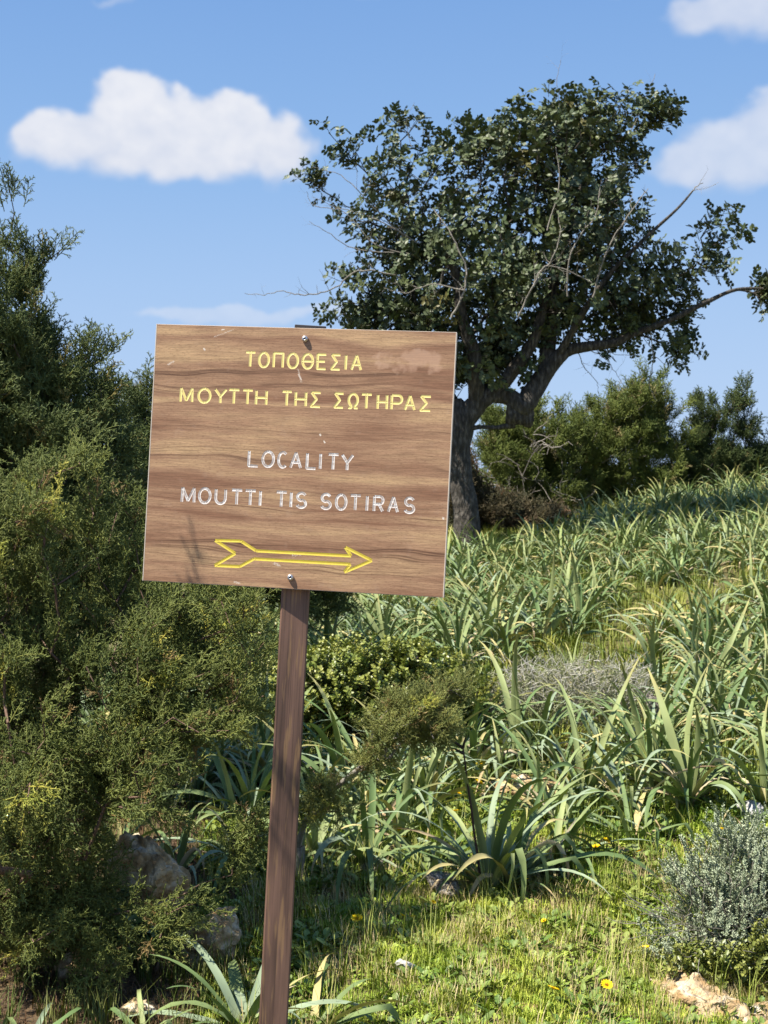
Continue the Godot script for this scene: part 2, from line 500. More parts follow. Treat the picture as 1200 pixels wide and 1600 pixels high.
func groove_paint(strokes: Array, w: float, edge: Color, mid: Color, vary: float) -> ArrayMesh:
	# V-shaped painted groove: the walls fall from the surface to the middle line
	var st := SurfaceTool.new()
	st.begin(Mesh.PRIMITIVE_TRIANGLES)
	st.set_smooth_group(-1)
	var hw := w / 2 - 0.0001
	for s in strokes:
		var pts := PackedVector2Array()
		for k in s.size() - 1:      # resample so that the wear can vary along the stroke
			var n := maxi(1, int(s[k].distance_to(s[k + 1]) / 0.0025))
			for j in n: pts.append(s[k].lerp(s[k + 1], float(j) / n))
		pts.append(s[-1])
		var m := pts.size()
		var left := []
		var right := []
		for k in m:
			var t0 := (pts[k] - pts[maxi(k - 1, 0)]).normalized()
			var t1 := (pts[mini(k + 1, m - 1)] - pts[k]).normalized()
			if k == 0: t0 = t1
			if k == m - 1: t1 = t0
			var nn := (t0 + t1).normalized().orthogonal()
			var stretch := minf(1.0 / maxf(0.35, absf(nn.dot(t0.orthogonal()))), 2.6)
			left.append(pts[k] + nn * hw * stretch); right.append(pts[k] - nn * hw * stretch)
		var quadv := func(a: Vector2, b: Vector2, c: Vector2, d: Vector2, ca: Color, cb: Color):
			# a, b on the rim; c, d on the middle line
			for e in [[a, -.0001, ca], [b, -.0001, ca], [d, -.0006, cb], [a, -.0001, ca], [d, -.0006, cb], [c, -.0006, cb]]:
				st.set_color(e[2])
				st.add_vertex(Vector3(e[0].x, e[0].y, e[1]))
		for k in m - 1:
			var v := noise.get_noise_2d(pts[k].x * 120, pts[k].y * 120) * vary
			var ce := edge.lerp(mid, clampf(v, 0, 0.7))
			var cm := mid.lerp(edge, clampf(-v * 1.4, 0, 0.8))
			quadv.call(left[k], left[k + 1], pts[k], pts[k + 1], ce, cm)
			quadv.call(right[k], right[k + 1], pts[k], pts[k + 1], ce, cm)
		for e in [0, m - 1]:        # round ends
			var dir := ((pts[0] - pts[1]) if e == 0 else (pts[m - 1] - pts[m - 2])).normalized()
			for k in 6:
				var a0 := -PI / 2 + PI * k / 6.0
				var a1 := -PI / 2 + PI * (k + 1) / 6.0
				for f in [[pts[e], -.0006, mid], [pts[e] + dir.rotated(a0) * hw, -.0001, edge], [pts[e] + dir.rotated(a1) * hw, -.0001, edge]]:
					st.set_color(f[2])
					st.add_vertex(Vector3(f[0].x, f[0].y, f[1]))
	st.generate_normals()
	return st.commit()

func bevel_box(size: Vector3, b: float) -> ArrayMesh:
	# a box with every edge chamfered
	var st := SurfaceTool.new()
	st.begin(Mesh.PRIMITIVE_TRIANGLES)
	st.set_smooth_group(-1)
	var h := size / 2
	var pt := func(s: Vector3, ax: int) -> Vector3:
		var q := Vector3(s.x * (h.x - b), s.y * (h.y - b), s.z * (h.z - b))
		q[ax] = s[ax] * h[ax]
		return q
	var face := func(ps: Array):
		var c := Vector3.ZERO
		for p in ps: c += p
		var nn: Vector3 = (ps[1] - ps[0]).cross(ps[2] - ps[0])
		if nn.dot(c) > 0: ps.reverse()
		for k in range(1, ps.size() - 1):
			st.add_vertex(ps[0]); st.add_vertex(ps[k]); st.add_vertex(ps[k + 1])
	for ax in 3:
		var u := (ax + 1) % 3
		var v := (ax + 2) % 3
		for s in [-1.0, 1.0]:
			var ps := []
			for q in [[-1.0, -1.0], [1.0, -1.0], [1.0, 1.0], [-1.0, 1.0]]:
				var sv := Vector3.ZERO
				sv[ax] = s; sv[u] = q[0]; sv[v] = q[1]
				ps.append(pt.call(sv, ax))
			face.call(ps)
		for q in [[-1.0, -1.0], [1.0, -1.0], [1.0, 1.0], [-1.0, 1.0]]:
			var sa := Vector3.ZERO
			sa[ax] = -1; sa[u] = q[0]; sa[v] = q[1]
			var sb := sa
			sb[ax] = 1
			face.call([pt.call(sa, u), pt.call(sb, u), pt.call(sb, v), pt.call(sa, v)])
	for sx in [-1.0, 1.0]:
		for sy in [-1.0, 1.0]:
			for sz in [-1.0, 1.0]:
				var s := Vector3(sx, sy, sz)
				face.call([pt.call(s, 0), pt.call(s, 1), pt.call(s, 2)])
	st.generate_normals()
	return st.commit()

func make_sign() -> void:
	var bas := Basis(Vector3.UP, -0.1526) * Basis(Vector3.RIGHT, -0.0277) * Basis(Vector3.BACK, -0.0471)
	var centre := Vector3(-0.1694, 1.6051, -2.7498)
	var foot := centre + bas.y * -1.60
	foot.y = ground(foot.x, foot.z)
	var sign := thing("wooden_sign", "brown wooden locality sign on a leaning post, with yellow Greek and white Latin lettering", "sign", foot)
	var loc := Transform3D(bas, centre - foot)
	var bh := 0.5114
	var w := 5.5
	var lines := [
		strokes_of("TOPOQEZIA", [-117.3, -92.4, -89.8, -65, -60.3, -36.6, -32, -6.6, -2.3, 23.4, 26.6, 49.7, 55, 77.7, 86.4, 86.4, 95.2, 119.5], 207.6, 174.0, w),
		strokes_of("MOYTTH THZ ZWTHpAZ", [-245.7, -216.2, -209, -179.6, -175.5, -147.3, -147.3, -121, -119.2, -93.6, -91.8, -65.7, -39.5, -15.3, -12.4, 13.5, 18.2, 42.3, 65.2, 88, 92.6, 117.1, 118.3, 143.8, 150.6, 173.8, 177.8, 203.1, 204.3, 228.4, 234.1, 259.3], 132.6, 99.8, w),
		strokes_of("LOCALITY", [-101, -75.5, -71.9, -44.7, -40.1, -18.2, -15.8, 10.1, 15.9, 39.9, 46.2, 46.2, 58.9, 84.5, 86.3, 113], 13.2, -21.6, w),
		strokes_of("MOUTTI TIS SOTIRAS", [-231.6, -201.1, -196.3, -168.7, -162.8, -137.7, -130.6, -104.4, -103.2, -77.1, -70.1, -70.1, -40.6, -14.7, -8.3, -8.3, 1, 23.9, 49.7, 73.1, 78.9, 103.9, 106.8, 132.2, 142.5, 142.5, 153.8, 176.4, 182, 205.6, 214.1, 237.1], -64.8, -98.6, w)]
	var arrow := []
	var av := [-157.0, -168.5, -104.8, -167.1, -72.9, -184.8, 116.5, -185.1, 104.0, -168.8, 157.7, -191.8, 104.8, -217.1, 116.0, -201.3, -76.5, -200.8, -104.2, -217.3, -155.1, -217.9, -114.5, -192.1, -157.0, -168.5]
	for k in range(0, av.size() - 2, 2): arrow.append(PackedVector2Array([Vector2(av[k], av[k + 1]) / 1000.0, Vector2(av[k + 2], av[k + 3]) / 1000.0]))
	# carve
	var box := CSGBox3D.new()
	box.name = "carving"
	box.size = Vector3(0.598, bh - 0.002, 0.012)
	add_child(box)
	box.position = Vector3(0, 0, 0)
	for g in 5:
		for s in (arrow if g == 4 else lines[g]):
			for poly in Geometry2D.offset_polyline(s, (0.0064 if g == 4 else w / 1000.0) / 2, Geometry2D.JOIN_ROUND, Geometry2D.END_ROUND):
				if Geometry2D.is_polygon_clockwise(poly): continue
				var c := CSGPolygon3D.new()
				c.polygon = poly
				c.mode = CSGPolygon3D.MODE_DEPTH
				c.depth = 0.0022
				c.operation = CSGShape3D.OPERATION_SUBTRACTION
				c.position = Vector3(0, 0, 0.007)
				box.add_child(c)
	for k in 3: await get_tree().process_frame
	var raw := box.bake_static_mesh()
	remove_child(box)
	box.free()
	var arr := raw.surface_get_arrays(0)
	var st := SurfaceTool.new()
	st.begin(Mesh.PRIMITIVE_TRIANGLES)
	st.set_smooth_group(-1)
	var vs: PackedVector3Array = arr[Mesh.ARRAY_VERTEX]
	var idx = arr[Mesh.ARRAY_INDEX]
	for k in (idx.size() if idx != null and idx.size() else vs.size()):
		var p: Vector3 = vs[idx[k]] if idx != null and idx.size() else vs[k]
		st.set_uv(Vector2(p.x / 0.6 + 0.5, 0.5 - p.y / bh))
		st.add_vertex(p + Vector3(0, 0, -0.006))
	st.generate_normals()
	part("board", st.commit(), M.board, sign, loc)
	noise.seed = 8; noise.frequency = 1.0; noise.fractal_octaves = 2
	for g in 4:
		var yellow := g < 2
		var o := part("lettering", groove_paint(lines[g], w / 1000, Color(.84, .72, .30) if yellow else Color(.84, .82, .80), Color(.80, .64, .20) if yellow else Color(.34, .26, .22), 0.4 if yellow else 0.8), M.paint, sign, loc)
		tag(o, ["top line of carved yellow Greek letters", "second line of carved yellow Greek letters", "carved white word LOCALITY", "lowest line of carved white Latin letters"][g])
	part("arrow", groove_paint(arrow, 0.0064, Color(.74, .60, .08), Color(.62, .47, .05), 0.4), M.paint, sign, loc)
	# pale cut edges
	for e in [[Vector3(-0.2999, 0, -0.0058), Vector3(0.0018, bh, 0.0122)], [Vector3(0.2999, 0, -0.0058), Vector3(0.0018, bh, 0.0122)], [Vector3(0, bh / 2 - 0.0005, -0.0064), Vector3(0.598, 0.001, 0.0115)], [Vector3(0, -bh / 2 + 0.0005, -0.0064), Vector3(0.598, 0.001, 0.0115)]]:
		part("cut_edge", bevel_box(e[1], 0.0002), M.edge, sign, loc * Transform3D(Basis(), e[0]))
	# post
	var turn := Basis(Vector3.UP, deg_to_rad(13.0))
	var top := bh / 2 + 0.002
	var bottom := -1.72
	var pc := Vector3(0, (top + bottom) / 2, -0.047)
	part("post", bevel_box(Vector3(0.056, top - bottom, 0.056), 0.003), M.post, sign, loc * Transform3D(turn, pc))
	part("post_cap", bevel_box(Vector3(0.062, 0.006, 0.062), 0.001), M.cap, sign, loc * Transform3D(turn, Vector3(0.002, top + 0.0032, -0.047)))
	# screws: dome, washer lip and drive recess
	for q in [Vector2(0.0033, 0.2342), Vector2(-0.0009, -0.2331)]:
		var stl := SurfaceTool.new()
		stl.begin(Mesh.PRIMITIVE_TRIANGLES)
		var prof := [[.0062, 0.0], [.0066, .0012], [.0064, .0030], [.0052, .0052], [.0034, .0066], [.0026, .0068], [.0022, .0054], [.0, .0050]]
		for k in prof.size() - 1:
			for j in 20:
				var a0 := TAU * j / 20
				var a1 := TAU * (j + 1) / 20
				var p := [Vector3(cos(a0) * prof[k][0], sin(a0) * prof[k][0], prof[k][1]), Vector3(cos(a1) * prof[k][0], sin(a1) * prof[k][0], prof[k][1]), Vector3(cos(a1) * prof[k + 1][0], sin(a1) * prof[k + 1][0], prof[k + 1][1]), Vector3(cos(a0) * prof[k + 1][0], sin(a0) * prof[k + 1][0], prof[k + 1][1])]
				for e in [0, 2, 1, 0, 3, 2]: stl.add_vertex(p[e])
		stl.index()
		stl.generate_normals()
		var sc := part("screw", stl.commit(), M.steel, sign, loc * Transform3D(Basis(), Vector3(q.x, q.y, 0.0004)))
		var star := MB.new()
		for k in 6:
			var a := TAU * k / 6
			star.cord(Vector3(0, 0, .0056), Vector3(cos(a), sin(a), 0) * .0024 + Vector3(0, 0, .0058), .0007, .0005, Color.WHITE, 5)
		part("drive_recess", star.mesh(), M.steeldark, sc)

# ------------------------------------------------------------------ wood: limbs swept by hand and branches that grow to their targets
func sweep(path: Array, radii: Array, sides: int, rough: float, sd: int) -> ArrayMesh:
	# tapered limb through the points (Catmull-Rom), its skin ridged by noise
	var n := FastNoiseLite.new()
	n.seed = sd; n.frequency = 1.0; n.fractal_octaves = 4
	var st := SurfaceTool.new()
	st.begin(Mesh.PRIMITIVE_TRIANGLES)
	st.set_smooth_group(0)
	var rings := []
	var steps := 7
	var ref := Vector3(0.2, 0.1, 1).normalized()
	for k in path.size() - 1:
		var p0: Vector3 = path[maxi(k - 1, 0)]
		var p1: Vector3 = path[k]
		var p2: Vector3 = path[k + 1]
		var p3: Vector3 = path[mini(k + 2, path.size() - 1)]
		for s in steps + (1 if k == path.size() - 2 else 0):
			var t := float(s) / steps
			var p := p1.cubic_interpolate(p2, p0, p3, t)
			var q := p1.cubic_interpolate(p2, p0, p3, t + 0.02)
			var tan := (q - p).normalized()
			var x := tan.cross(ref).normalized()
			var y := x.cross(tan).normalized()
			var r := lerpf(radii[k], radii[k + 1], t)
			var ring := []
			for j in sides:
				var a := TAU * j / sides
				var o := x * cos(a) + y * sin(a)
				var c := p + o * r
				var h := n.get_noise_3d(o.x * 3.2 + p.x, p.y * 1.6, o.z * 3.2) * 1.0 + 0.5 * n.get_noise_3d(o.x * 9 + 7, p.y * 4.0, o.z * 9)
				ring.append(c + o * r * rough * h)
			rings.append(ring)
	for k in rings.size() - 1:
		for j in sides:
			var jj := (j + 1) % sides
			for v in [rings[k][j], rings[k + 1][j], rings[k][jj], rings[k][jj], rings[k + 1][j], rings[k + 1][jj]]: st.add_vertex(v)
	st.index()
	st.generate_normals()
	return st.commit()

func skel_path(sk: Skel, path: Array, radii: Array, parent: int) -> int:
	var last := parent
	for k in path.size():
		if k > 0:
			var n := maxi(1, int(path[k].distance_to(path[k - 1]) / 0.15))
			for j in range(1, n + 1):
				last = sk.add(path[k - 1].lerp(path[k], float(j) / n), last, lerpf(radii[k - 1], radii[k], float(j) / n), 1)
		else:
			last = sk.add(path[0], parent, radii[0], 1)
	return last

func grow(sk: Skel, targets: Array, bf: float, step: float, jit: float, lift := 0.0) -> PackedInt32Array:
	# every target joins the nearest part of the tree, long detours costing extra
	var ends := PackedInt32Array()
	for t: Vector3 in targets:
		var best := -1
		var bd := 1e9
		var ps := sk.pos
		var ls := sk.ln
		for k in ps.size():
			var c := t.distance_to(ps[k]) + bf * ls[k]
			if c < bd:
				bd = c; best = k
		var a := ps[best]
		var dist := a.distance_to(t)
		var n := maxi(1, int(dist / step))
		var last := best
		for j in range(1, n + 1):
			var f := float(j) / n
			var p := a.lerp(t, f)
			if j < n: p += rv() * jit * dist + Vector3(0, lift * sin(f * PI) * dist, 0)
			last = sk.add(p, last)
		ends.append(last)
	return ends

func emit(sk: Skel, sides: int, least := 0.0) -> ArrayMesh:
	var mb := MB.new()
	for k in sk.pos.size():
		var p := sk.par[k]
		if p < 0 or sk.hid[k] or sk.rad[k] < least: continue
		mb.cord(sk.pos[p], sk.pos[k], minf(sk.rad[p], sk.rad[k] * 1.35), sk.rad[k], Color.WHITE, sides)
	return mb.mesh()

func in_lobes(lobes: Array, count: int, shell: float) -> Array:
	# points in ellipsoids (x, y, d, rx, ry, rz), spread by volume
	var wsum := 0.0
	for l in lobes: wsum += l[3] * l[4] * l[5]
	var out := []
	for l in lobes:
		var n := int(ceil(count * l[3] * l[4] * l[5] / wsum))
		for k in n:
			var u := rdir() * pow(R.randf(), shell)
			out.append(Vector3(l[0] + u.x * l[3], l[1] + u.y * l[4], -l[2] + u.z * l[5]))
	return out

func by_distance(pts: Array, from: Vector3) -> Array:
	pts.sort_custom(func(a, b): return a.distance_squared_to(from) < b.distance_squared_to(from))
	return pts

# ------------------------------------------------------------------ carob tree
func leaflet(mb: MB, at: Vector3, dir: Vector3, up: Vector3, L: float, W: float, col: Color) -> void:
	# a rounded leaflet folded a little along its midrib
	var s := dir.cross(up).normalized()
	var nn := s.cross(dir).normalized()
	var f := nn * W * 0.18
	var a := mb.vert(at, nn, col)
	var m := mb.vert(at + dir * L * 0.5 - f * 0.6, nn, col)
	var t := mb.vert(at + dir * L, nn, col)
	for q in [1.0, -1.0]:
		var n2: Vector3 = (nn - s * q * 0.3).normalized()
		var b := mb.vert(at + dir * L * 0.25 + s * q * W * 0.42 + f * 0.6, n2, col)
		var c := mb.vert(at + dir * L * 0.62 + s * q * W * 0.5 + f * 0.7, n2, col)
		var e := mb.vert(at + dir * L * 0.92 + s * q * W * 0.26 + f * 0.3, n2, col)
		if q > 0:
			mb.tri(a, m, b); mb.tri(b, m, c); mb.tri(c, m, e); mb.tri(e, m, t)
		else:
			mb.tri(a, b, m); mb.tri(b, c, m); mb.tri(c, e, m); mb.tri(e, t, m)

func carob_cluster(sd: int) -> ArrayMesh:
	R.seed = sd
	var mb := MB.new()
	var brown := Color(.5, .4, .25)
	mb.cord(Vector3.ZERO, Vector3(0, .16, 0), .004, .0025, brown, 3)
	for k in 5:
		var y := 0.03 + 0.03 * k
		var a := k * 2.4 + R.randf() * 0.7
		var out := Vector3(cos(a), R.randf_range(0.15, 0.9), sin(a)).normalized()
		var base := Vector3(0, y, 0)
		var L := R.randf_range(0.075, 0.12)
		mb.cord(base, base + out * L, .0016, .001, brown, 3)
		var side := out.cross(Vector3.UP).normalized().rotated(out, R.randf_range(-0.5, 0.5))
		var up := side.cross(out).normalized()
		var pairs := 2 if k < 4 else 3
		for p in pairs:
			for q in [1.0, -1.0]:
				var at: Vector3 = base + out * L * (0.45 + 0.3 * p)
				var dir: Vector3 = (side * q + out * 0.55 + rv() * 0.3).normalized()
				var g := R.randf_range(0.75, 1.25)
				leaflet(mb, at, dir, (up + rv() * 0.45).normalized(), R.randf_range(.046, .062), R.randf_range(.030, .040), Color(g, g, g))
	return mb.mesh()

func make_carob() -> void:
	var base := on(0.80, 14.0, -0.12)
	var tree := thing("carob_tree", "dark green carob tree with bent grey trunk leaning over the junipers behind the sign", "tree", base)
	R.seed = 101
	var z := -14.0
	var V := func(a: Array, zs: Array) -> Array:
		var o := []
		for k in range(0, a.size(), 2): o.append(Vector3(a[k], a[k + 1], z + zs[k / 2]) - base)
		return o
	var trunk: Array = V.call([.84, .82, .84, 1.02, .834, 1.2, .815, 1.5, .764, 1.818, .732, 2.15, .76, 2.42, .70, 2.60], [0, 0, 0, 0, 0, 0, 0, -.05])
	var tr := [.24, .17, .135, .122, .12, .13, .14, .08]
	var limbs := [
		[V.call([.745, 2.36, .924, 2.57, 1.115, 2.70, 1.274, 2.901, 1.452, 3.156, 1.592, 3.602], [.02, .03, .05, .1, .15, .2]), [.125, .10, .08, .068, .055, .04]],
		[V.call([1.05, 2.66, 1.24, 2.64, 1.369, 2.55, 1.478, 2.697, 1.605, 2.889, 1.72, 3.029, 1.834, 3.111, 2.038, 3.143, 2.261, 3.169, 2.452, 3.258, 2.803, 3.385, 3.121, 3.538, 3.439, 3.678, 3.72, 3.691], [.05, .06, .05, .02, 0, 0, 0, .05, .1, .1, .15, .2, .2, .2]), [.07, .085, .105, .10, .09, .078, .062, .052, .045, .038, .03, .024, .017, .011]],
		[V.call([.924, 2.55, .879, 3.029, .752, 3.411, .726, 3.729, .573, 4.048], [.03, .2, .3, .35, .45]), [.09, .07, .055, .045, .03]],
		[V.call([.76, 2.40, .605, 2.71, .382, 3.092, .064, 3.538], [0, -.15, -.2, -.1]), [.11, .085, .06, .035]],
		[V.call([1.605, 2.87, 1.669, 3.411, 1.732, 3.92, 1.911, 4.494, 2.102, 5.131], [0, -.1, -.15, -.2, -.1]), [.09, .07, .055, .04, .02]],
		[V.call([1.70, 3.0, 2.102, 3.697, 2.452, 4.08, 2.803, 4.398, 2.968, 4.589], [0, .35, .45, .5, .5]), [.045, .026, .018, .013, .008]],
		[V.call([.95, 2.6, 1.1, 3.2, 1.25, 3.9, 1.3, 4.6, 1.4, 5.1], [0, -.4, -.6, -.7, -.6]), [.09, .07, .05, .035, .02]],
		[V.call([.86, 2.33, .97, 2.345, 1.12, 2.34, 1.3, 2.37], [.02, .02, .02, .02]), [.03, .02, .02, .04]]]
	part("trunk", sweep(trunk, tr, 22, 0.16, 7), M.bark, tree)
	var sk := Skel.new()
	var root := skel_path(sk, trunk, tr, -1)
	for l in limbs:
		part("limb", sweep(l[0], l[1], 14, 0.14, 9), M.bark, tree)
		skel_path(sk, l[0], l[1], root)
	# the hanging stump of an old limb
	var lump := rock_mesh(Vector3(.135, .21, .13), 17, 0.3, 30)
	part("burl", lump, M.bark, tree, Transform3D(Basis(Vector3.BACK, 0.1), Vector3(1.33, 2.50, z + .03) - base))
	# crown
	var lobes := [[.38, 4.55, .70, .64, .8], [.05, 4.1, .48, .52, .5], [.76, 3.79, .96, .70, 1.0], [1.55, 4.95, .76, .62, .9], [2.05, 5.05, .55, .50, .6], [1.78, 4.11, .89, .80, 1.0], [2.23, 3.65, .62, .45, .7], [.0, 3.57, .50, .26, .5], [.40, 3.2, .45, .32, .5], [2.85, 3.79, .42, .28, .4], [3.38, 4.30, .34, .20, .2], [3.77, 3.67, .14, .11, .12], [1.847, 5.42, .27, .18, .25], [2.70, 5.42, .16, .14, .14], [1.02, 3.15, .58, .30, .6], [2.86, 3.16, .14, .12, .12], [.25, 5.27, .30, .13, .2], [-.31, 5.08, .17, .13, .15], [-.656, 4.78, .11, .07, .1], [2.29, 5.37, .35, .22, .3], [.95, 5.17, .45, .28, .4], [-.2, 4.5, .35, .3, .3], [.15, 3.15, .5, .35, .5], [-.1, 3.45, .35, .25, .4], [3.2, 3.95, .3, .16, .2], [1.05, 2.95, .4, .2, .4], [1.6, 3.3, .3, .22, .35], [.75, 2.95, .3, .2, .35], [2.65, 3.42, .4, .16, .35], [2.35, 3.25, .25, .12, .25]]
	var dense := [.55, .2, .9, .85, .8, .9, .8, .5, 1.0, .6, .7, 2.2, 1.0, 1.6, 1.0, 1.8, .7, .6, 1.0, .9, 1.0, .2, 1.0, .7, .5, .9, .9, .9, 1.0, 1.0]
	var targets := []
	for k in lobes.size():
		var l = lobes[k]
		var vol: float = l[2] * l[3] * l[4]
		targets.append_array(in_lobes([[l[0], l[1], 14.0 + (0.0 if k % 2 else 0.12), l[2], l[3], l[4]]], int(ceil((7 + 330.0 * pow(vol, 0.8)) * dense[k])), 0.4))
	for k in targets.size():
		targets[k] -= base
		if R.randf() < 0.12: targets[k] += (targets[k] - Vector3(.5, 2.2, 0)).normalized() * R.randf_range(.05, .2)
	by_distance(targets, Vector3(0.4, 2.6, 0))
	var ends := grow(sk, targets, 0.25, 0.12, 0.07)
	sk.finish(0.0038, 2.4, 0.06)
	part("branches", emit(sk, 5), M.bark, tree)
	var xf: Array[Transform3D] = []
	var cols := PackedColorArray()
	var xf2: Array[Transform3D] = []
	var cols2 := PackedColorArray()
	var centre := Vector3(1.3, 4.1, z) - base
	for e in ends:
		var p := sk.pos[e]
		var back := sk.pos[sk.par[e]]
		for q in 2:
			if q == 1 and R.randf() < .5: continue
			var at := p.lerp(back, q * 0.75) + rv() * (0.03 + 0.05 * q)
			var dir := ((p - back).normalized() + (p - centre).normalized() * 0.4 + Vector3.UP * 0.45 + rdir() * 0.6).normalized()
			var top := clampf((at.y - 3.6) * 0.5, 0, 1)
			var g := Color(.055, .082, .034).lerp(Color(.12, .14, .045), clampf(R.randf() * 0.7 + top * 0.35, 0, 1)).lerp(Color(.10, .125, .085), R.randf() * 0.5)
			if R.randf() < 0.03: g = Color(.13, .12, .04)
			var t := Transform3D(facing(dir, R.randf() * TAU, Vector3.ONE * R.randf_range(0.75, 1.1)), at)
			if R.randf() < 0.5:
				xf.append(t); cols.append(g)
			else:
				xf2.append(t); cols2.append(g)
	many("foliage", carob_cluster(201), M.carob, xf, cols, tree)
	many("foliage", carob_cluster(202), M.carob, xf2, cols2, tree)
	# bare grey branches: on the left, before the crown and under the right limb
	R.seed = 112
	var dead := [
		[V.call([.255, 3.70, .076, 3.79, -.255, 3.81, -.46, 3.653, -.637, 3.596, -.828, 3.589, -.987, 3.621, -1.146, 3.583, -1.338, 3.60], [.3, .45, .5, .5, .5, .5, .5, .5, .5]), .017, .004],
		[V.call([.3, 4.0, -.08, 4.08, -.36, 4.38, -.7, 4.55], [.3, .4, .4, .4]), .014, .003],
		[V.call([.2, 4.2, -.15, 4.5, -.42, 4.75, -.7, 4.83], [.2, .4, .4, .4]), .013, .003],
		[V.call([.35, 4.1, .0, 4.3, -.35, 4.42, -.66, 4.45, -.75, 4.6], [.3, .4, .4, .4, .4]), .012, .003],
		[V.call([.1, 4.0, -.3, 4.05, -.55, 4.2, -.72, 4.3], [.4, .4, .45, .45]), .011, .003],
		[V.call([1.25, 3.3, 1.38, 3.6, 1.53, 3.78, 1.92, 3.62], [.9, 1.0, 1.0, 1.0]), .018, .008],
		[V.call([1.35, 3.55, 1.5, 3.76, 1.62, 4.0, 1.62, 4.3], [1.0, 1.0, 1.0, .9]), .014, .005],
		[V.call([.62, 3.3, .74, 3.55, .75, 3.8, .60, 4.12, .45, 4.35], [.9, .95, .95, .9, .8]), .02, .007],
		[V.call([.75, 3.55, .45, 3.62, .2, 3.55, .0, 3.6], [.95, .9, .85, .8]), .012, .004],
		[V.call([1.95, 3.5, 2.05, 3.9, 2.3, 4.3, 2.45, 4.5], [.9, 1.0, 1.0, .95]), .017, .006],
		[V.call([1.7, 3.5, 1.72, 3.9, 1.95, 4.25, 2.02, 4.6], [.95, 1.05, 1.0, .95]), .016, .005],
		[V.call([1.5, 4.1, 1.62, 4.5, 1.6, 4.9], [1.0, .95, .9]), .012, .005],
		[V.call([2.0, 3.13, 2.2, 3.0, 2.3, 2.85, 2.38, 2.72], [.05, .1, .1, .1]), .008, .003],
		[V.call([1.92, 3.12, 1.98, 2.95, 2.1, 2.80, 2.12, 2.70], [.0, .05, .05, .05]), .009, .003],
		[V.call([2.15, 3.15, 2.32, 3.05, 2.5, 3.06], [.05, .1, .1]), .007, .003],
		[V.call([2.62, 3.33, 2.66, 3.0, 2.62, 2.75, 2.7, 2.6], [.1, .1, .1, .1]), .012, .004],
		[V.call([2.65, 3.05, 2.8, 2.95, 3.05, 2.98], [.1, .15, .15]), .006, .002],
		[V.call([1.75, 5.5, 1.72, 5.8, 1.75, 5.98], [0, .05, .05]), .006, .003],
		[V.call([.28, 5.1, .22, 5.35, .3, 5.55], [.1, .1, .1]), .005, .002],
		[V.call([2.4, 5.2, 2.55, 5.5, 2.68, 5.83], [.1, .1, .1]), .009, .004],
		[V.call([2.9, 4.5, 2.99, 4.62, 3.06, 4.66], [.5, .5, .5]), .014, .006]]
	var mb := MB.new()
	for dd in dead:
		var path: Array = dd[0]
		var total: int = path.size()
		var pts := []
		for k in total - 1:
			for s in 5: pts.append(path[k].cubic_interpolate(path[k + 1], path[maxi(k - 1, 0)], path[mini(k + 2, total - 1)], s / 5.0) + rv() * 0.008)
		pts.append(path[-1])
		for k in pts.size() - 1:
			var r0: float = 0.55 * lerpf(dd[1], dd[2], float(k) / (pts.size() - 1))
			var r1: float = 0.55 * lerpf(dd[1], dd[2], float(k + 1) / (pts.size() - 1))
			mb.cord(pts[k], pts[k + 1], r0, r1, Color.WHITE, 5)
			if k > 2 and R.randf() < 0.42:      # side twigs
				var tan: Vector3 = (pts[k + 1] - pts[k]).normalized()
				var dir := (tan * 0.7 + rdir() * 1.0 + Vector3.UP * 0.25).normalized()
				var p: Vector3 = pts[k]
				var L := R.randf_range(0.08, 0.26)
				for s in 4:
					var q := p + dir * L / 4
					mb.cord(p, q, r1 * 0.55 * (1 - s * 0.18), r1 * 0.55 * (0.82 - s * 0.18), Color.WHITE, 4)
					if R.randf() < 0.4: mb.cord(q, q + (dir + rdir() * 0.9).normalized() * L * 0.35, r1 * 0.3, r1 * 0.15, Color.WHITE, 3)
					p = q
					dir = (dir + rv() * 0.35 + Vector3.UP * 0.12).normalized()
	part("dead_branches", mb.mesh(), M.deadwood, tree)

# ------------------------------------------------------------------ junipers
func juniper_sprig(sd: int, L: float, fat: float) -> ArrayMesh:
	# a spray of cord-like scale-leaved twigs
	R.seed = sd
	var mb := MB.new()
	var p := Vector3.ZERO
	var dir := Vector3.UP
	var n := 9
	for k in n:
		var q := p + dir * L / n
		mb.cord(p, q, fat * 1.15, fat * 1.0, Color(.9, .8, .6), 3)
		var a := k * 2.4 + R.randf()
		var out := (Vector3(cos(a), 0, sin(a)) * 0.95 + dir * R.randf_range(0.5, 1.0)).normalized()
		var sl := L * R.randf_range(0.24, 0.40) * (1.1 - 0.5 * k / n)
		var s0 := q
		for j in 3:
			var s1 := s0 + out * sl / 3
			var g := R.randf_range(0.75, 1.2)
			mb.cord(s0, s1, fat, fat * 0.9, Color(g, g, g), 3)
			for side in 2:
				var b := (out * 0.8 + rdir() * 0.85).normalized()
				var g2 := R.randf_range(0.8, 1.35)
				var tl := L * R.randf_range(0.07, 0.14)
				mb.cord(s1, s1 + b * tl, fat * 0.95, fat * 0.55, Color(g2, g2, g2 * 0.95), 3)
			s0 = s1
			out = (out + rv() * 0.25 + dir * 0.15).normalized()
		p = q
		dir = (dir + rv() * 0.12).normalized()
	return mb.mesh()

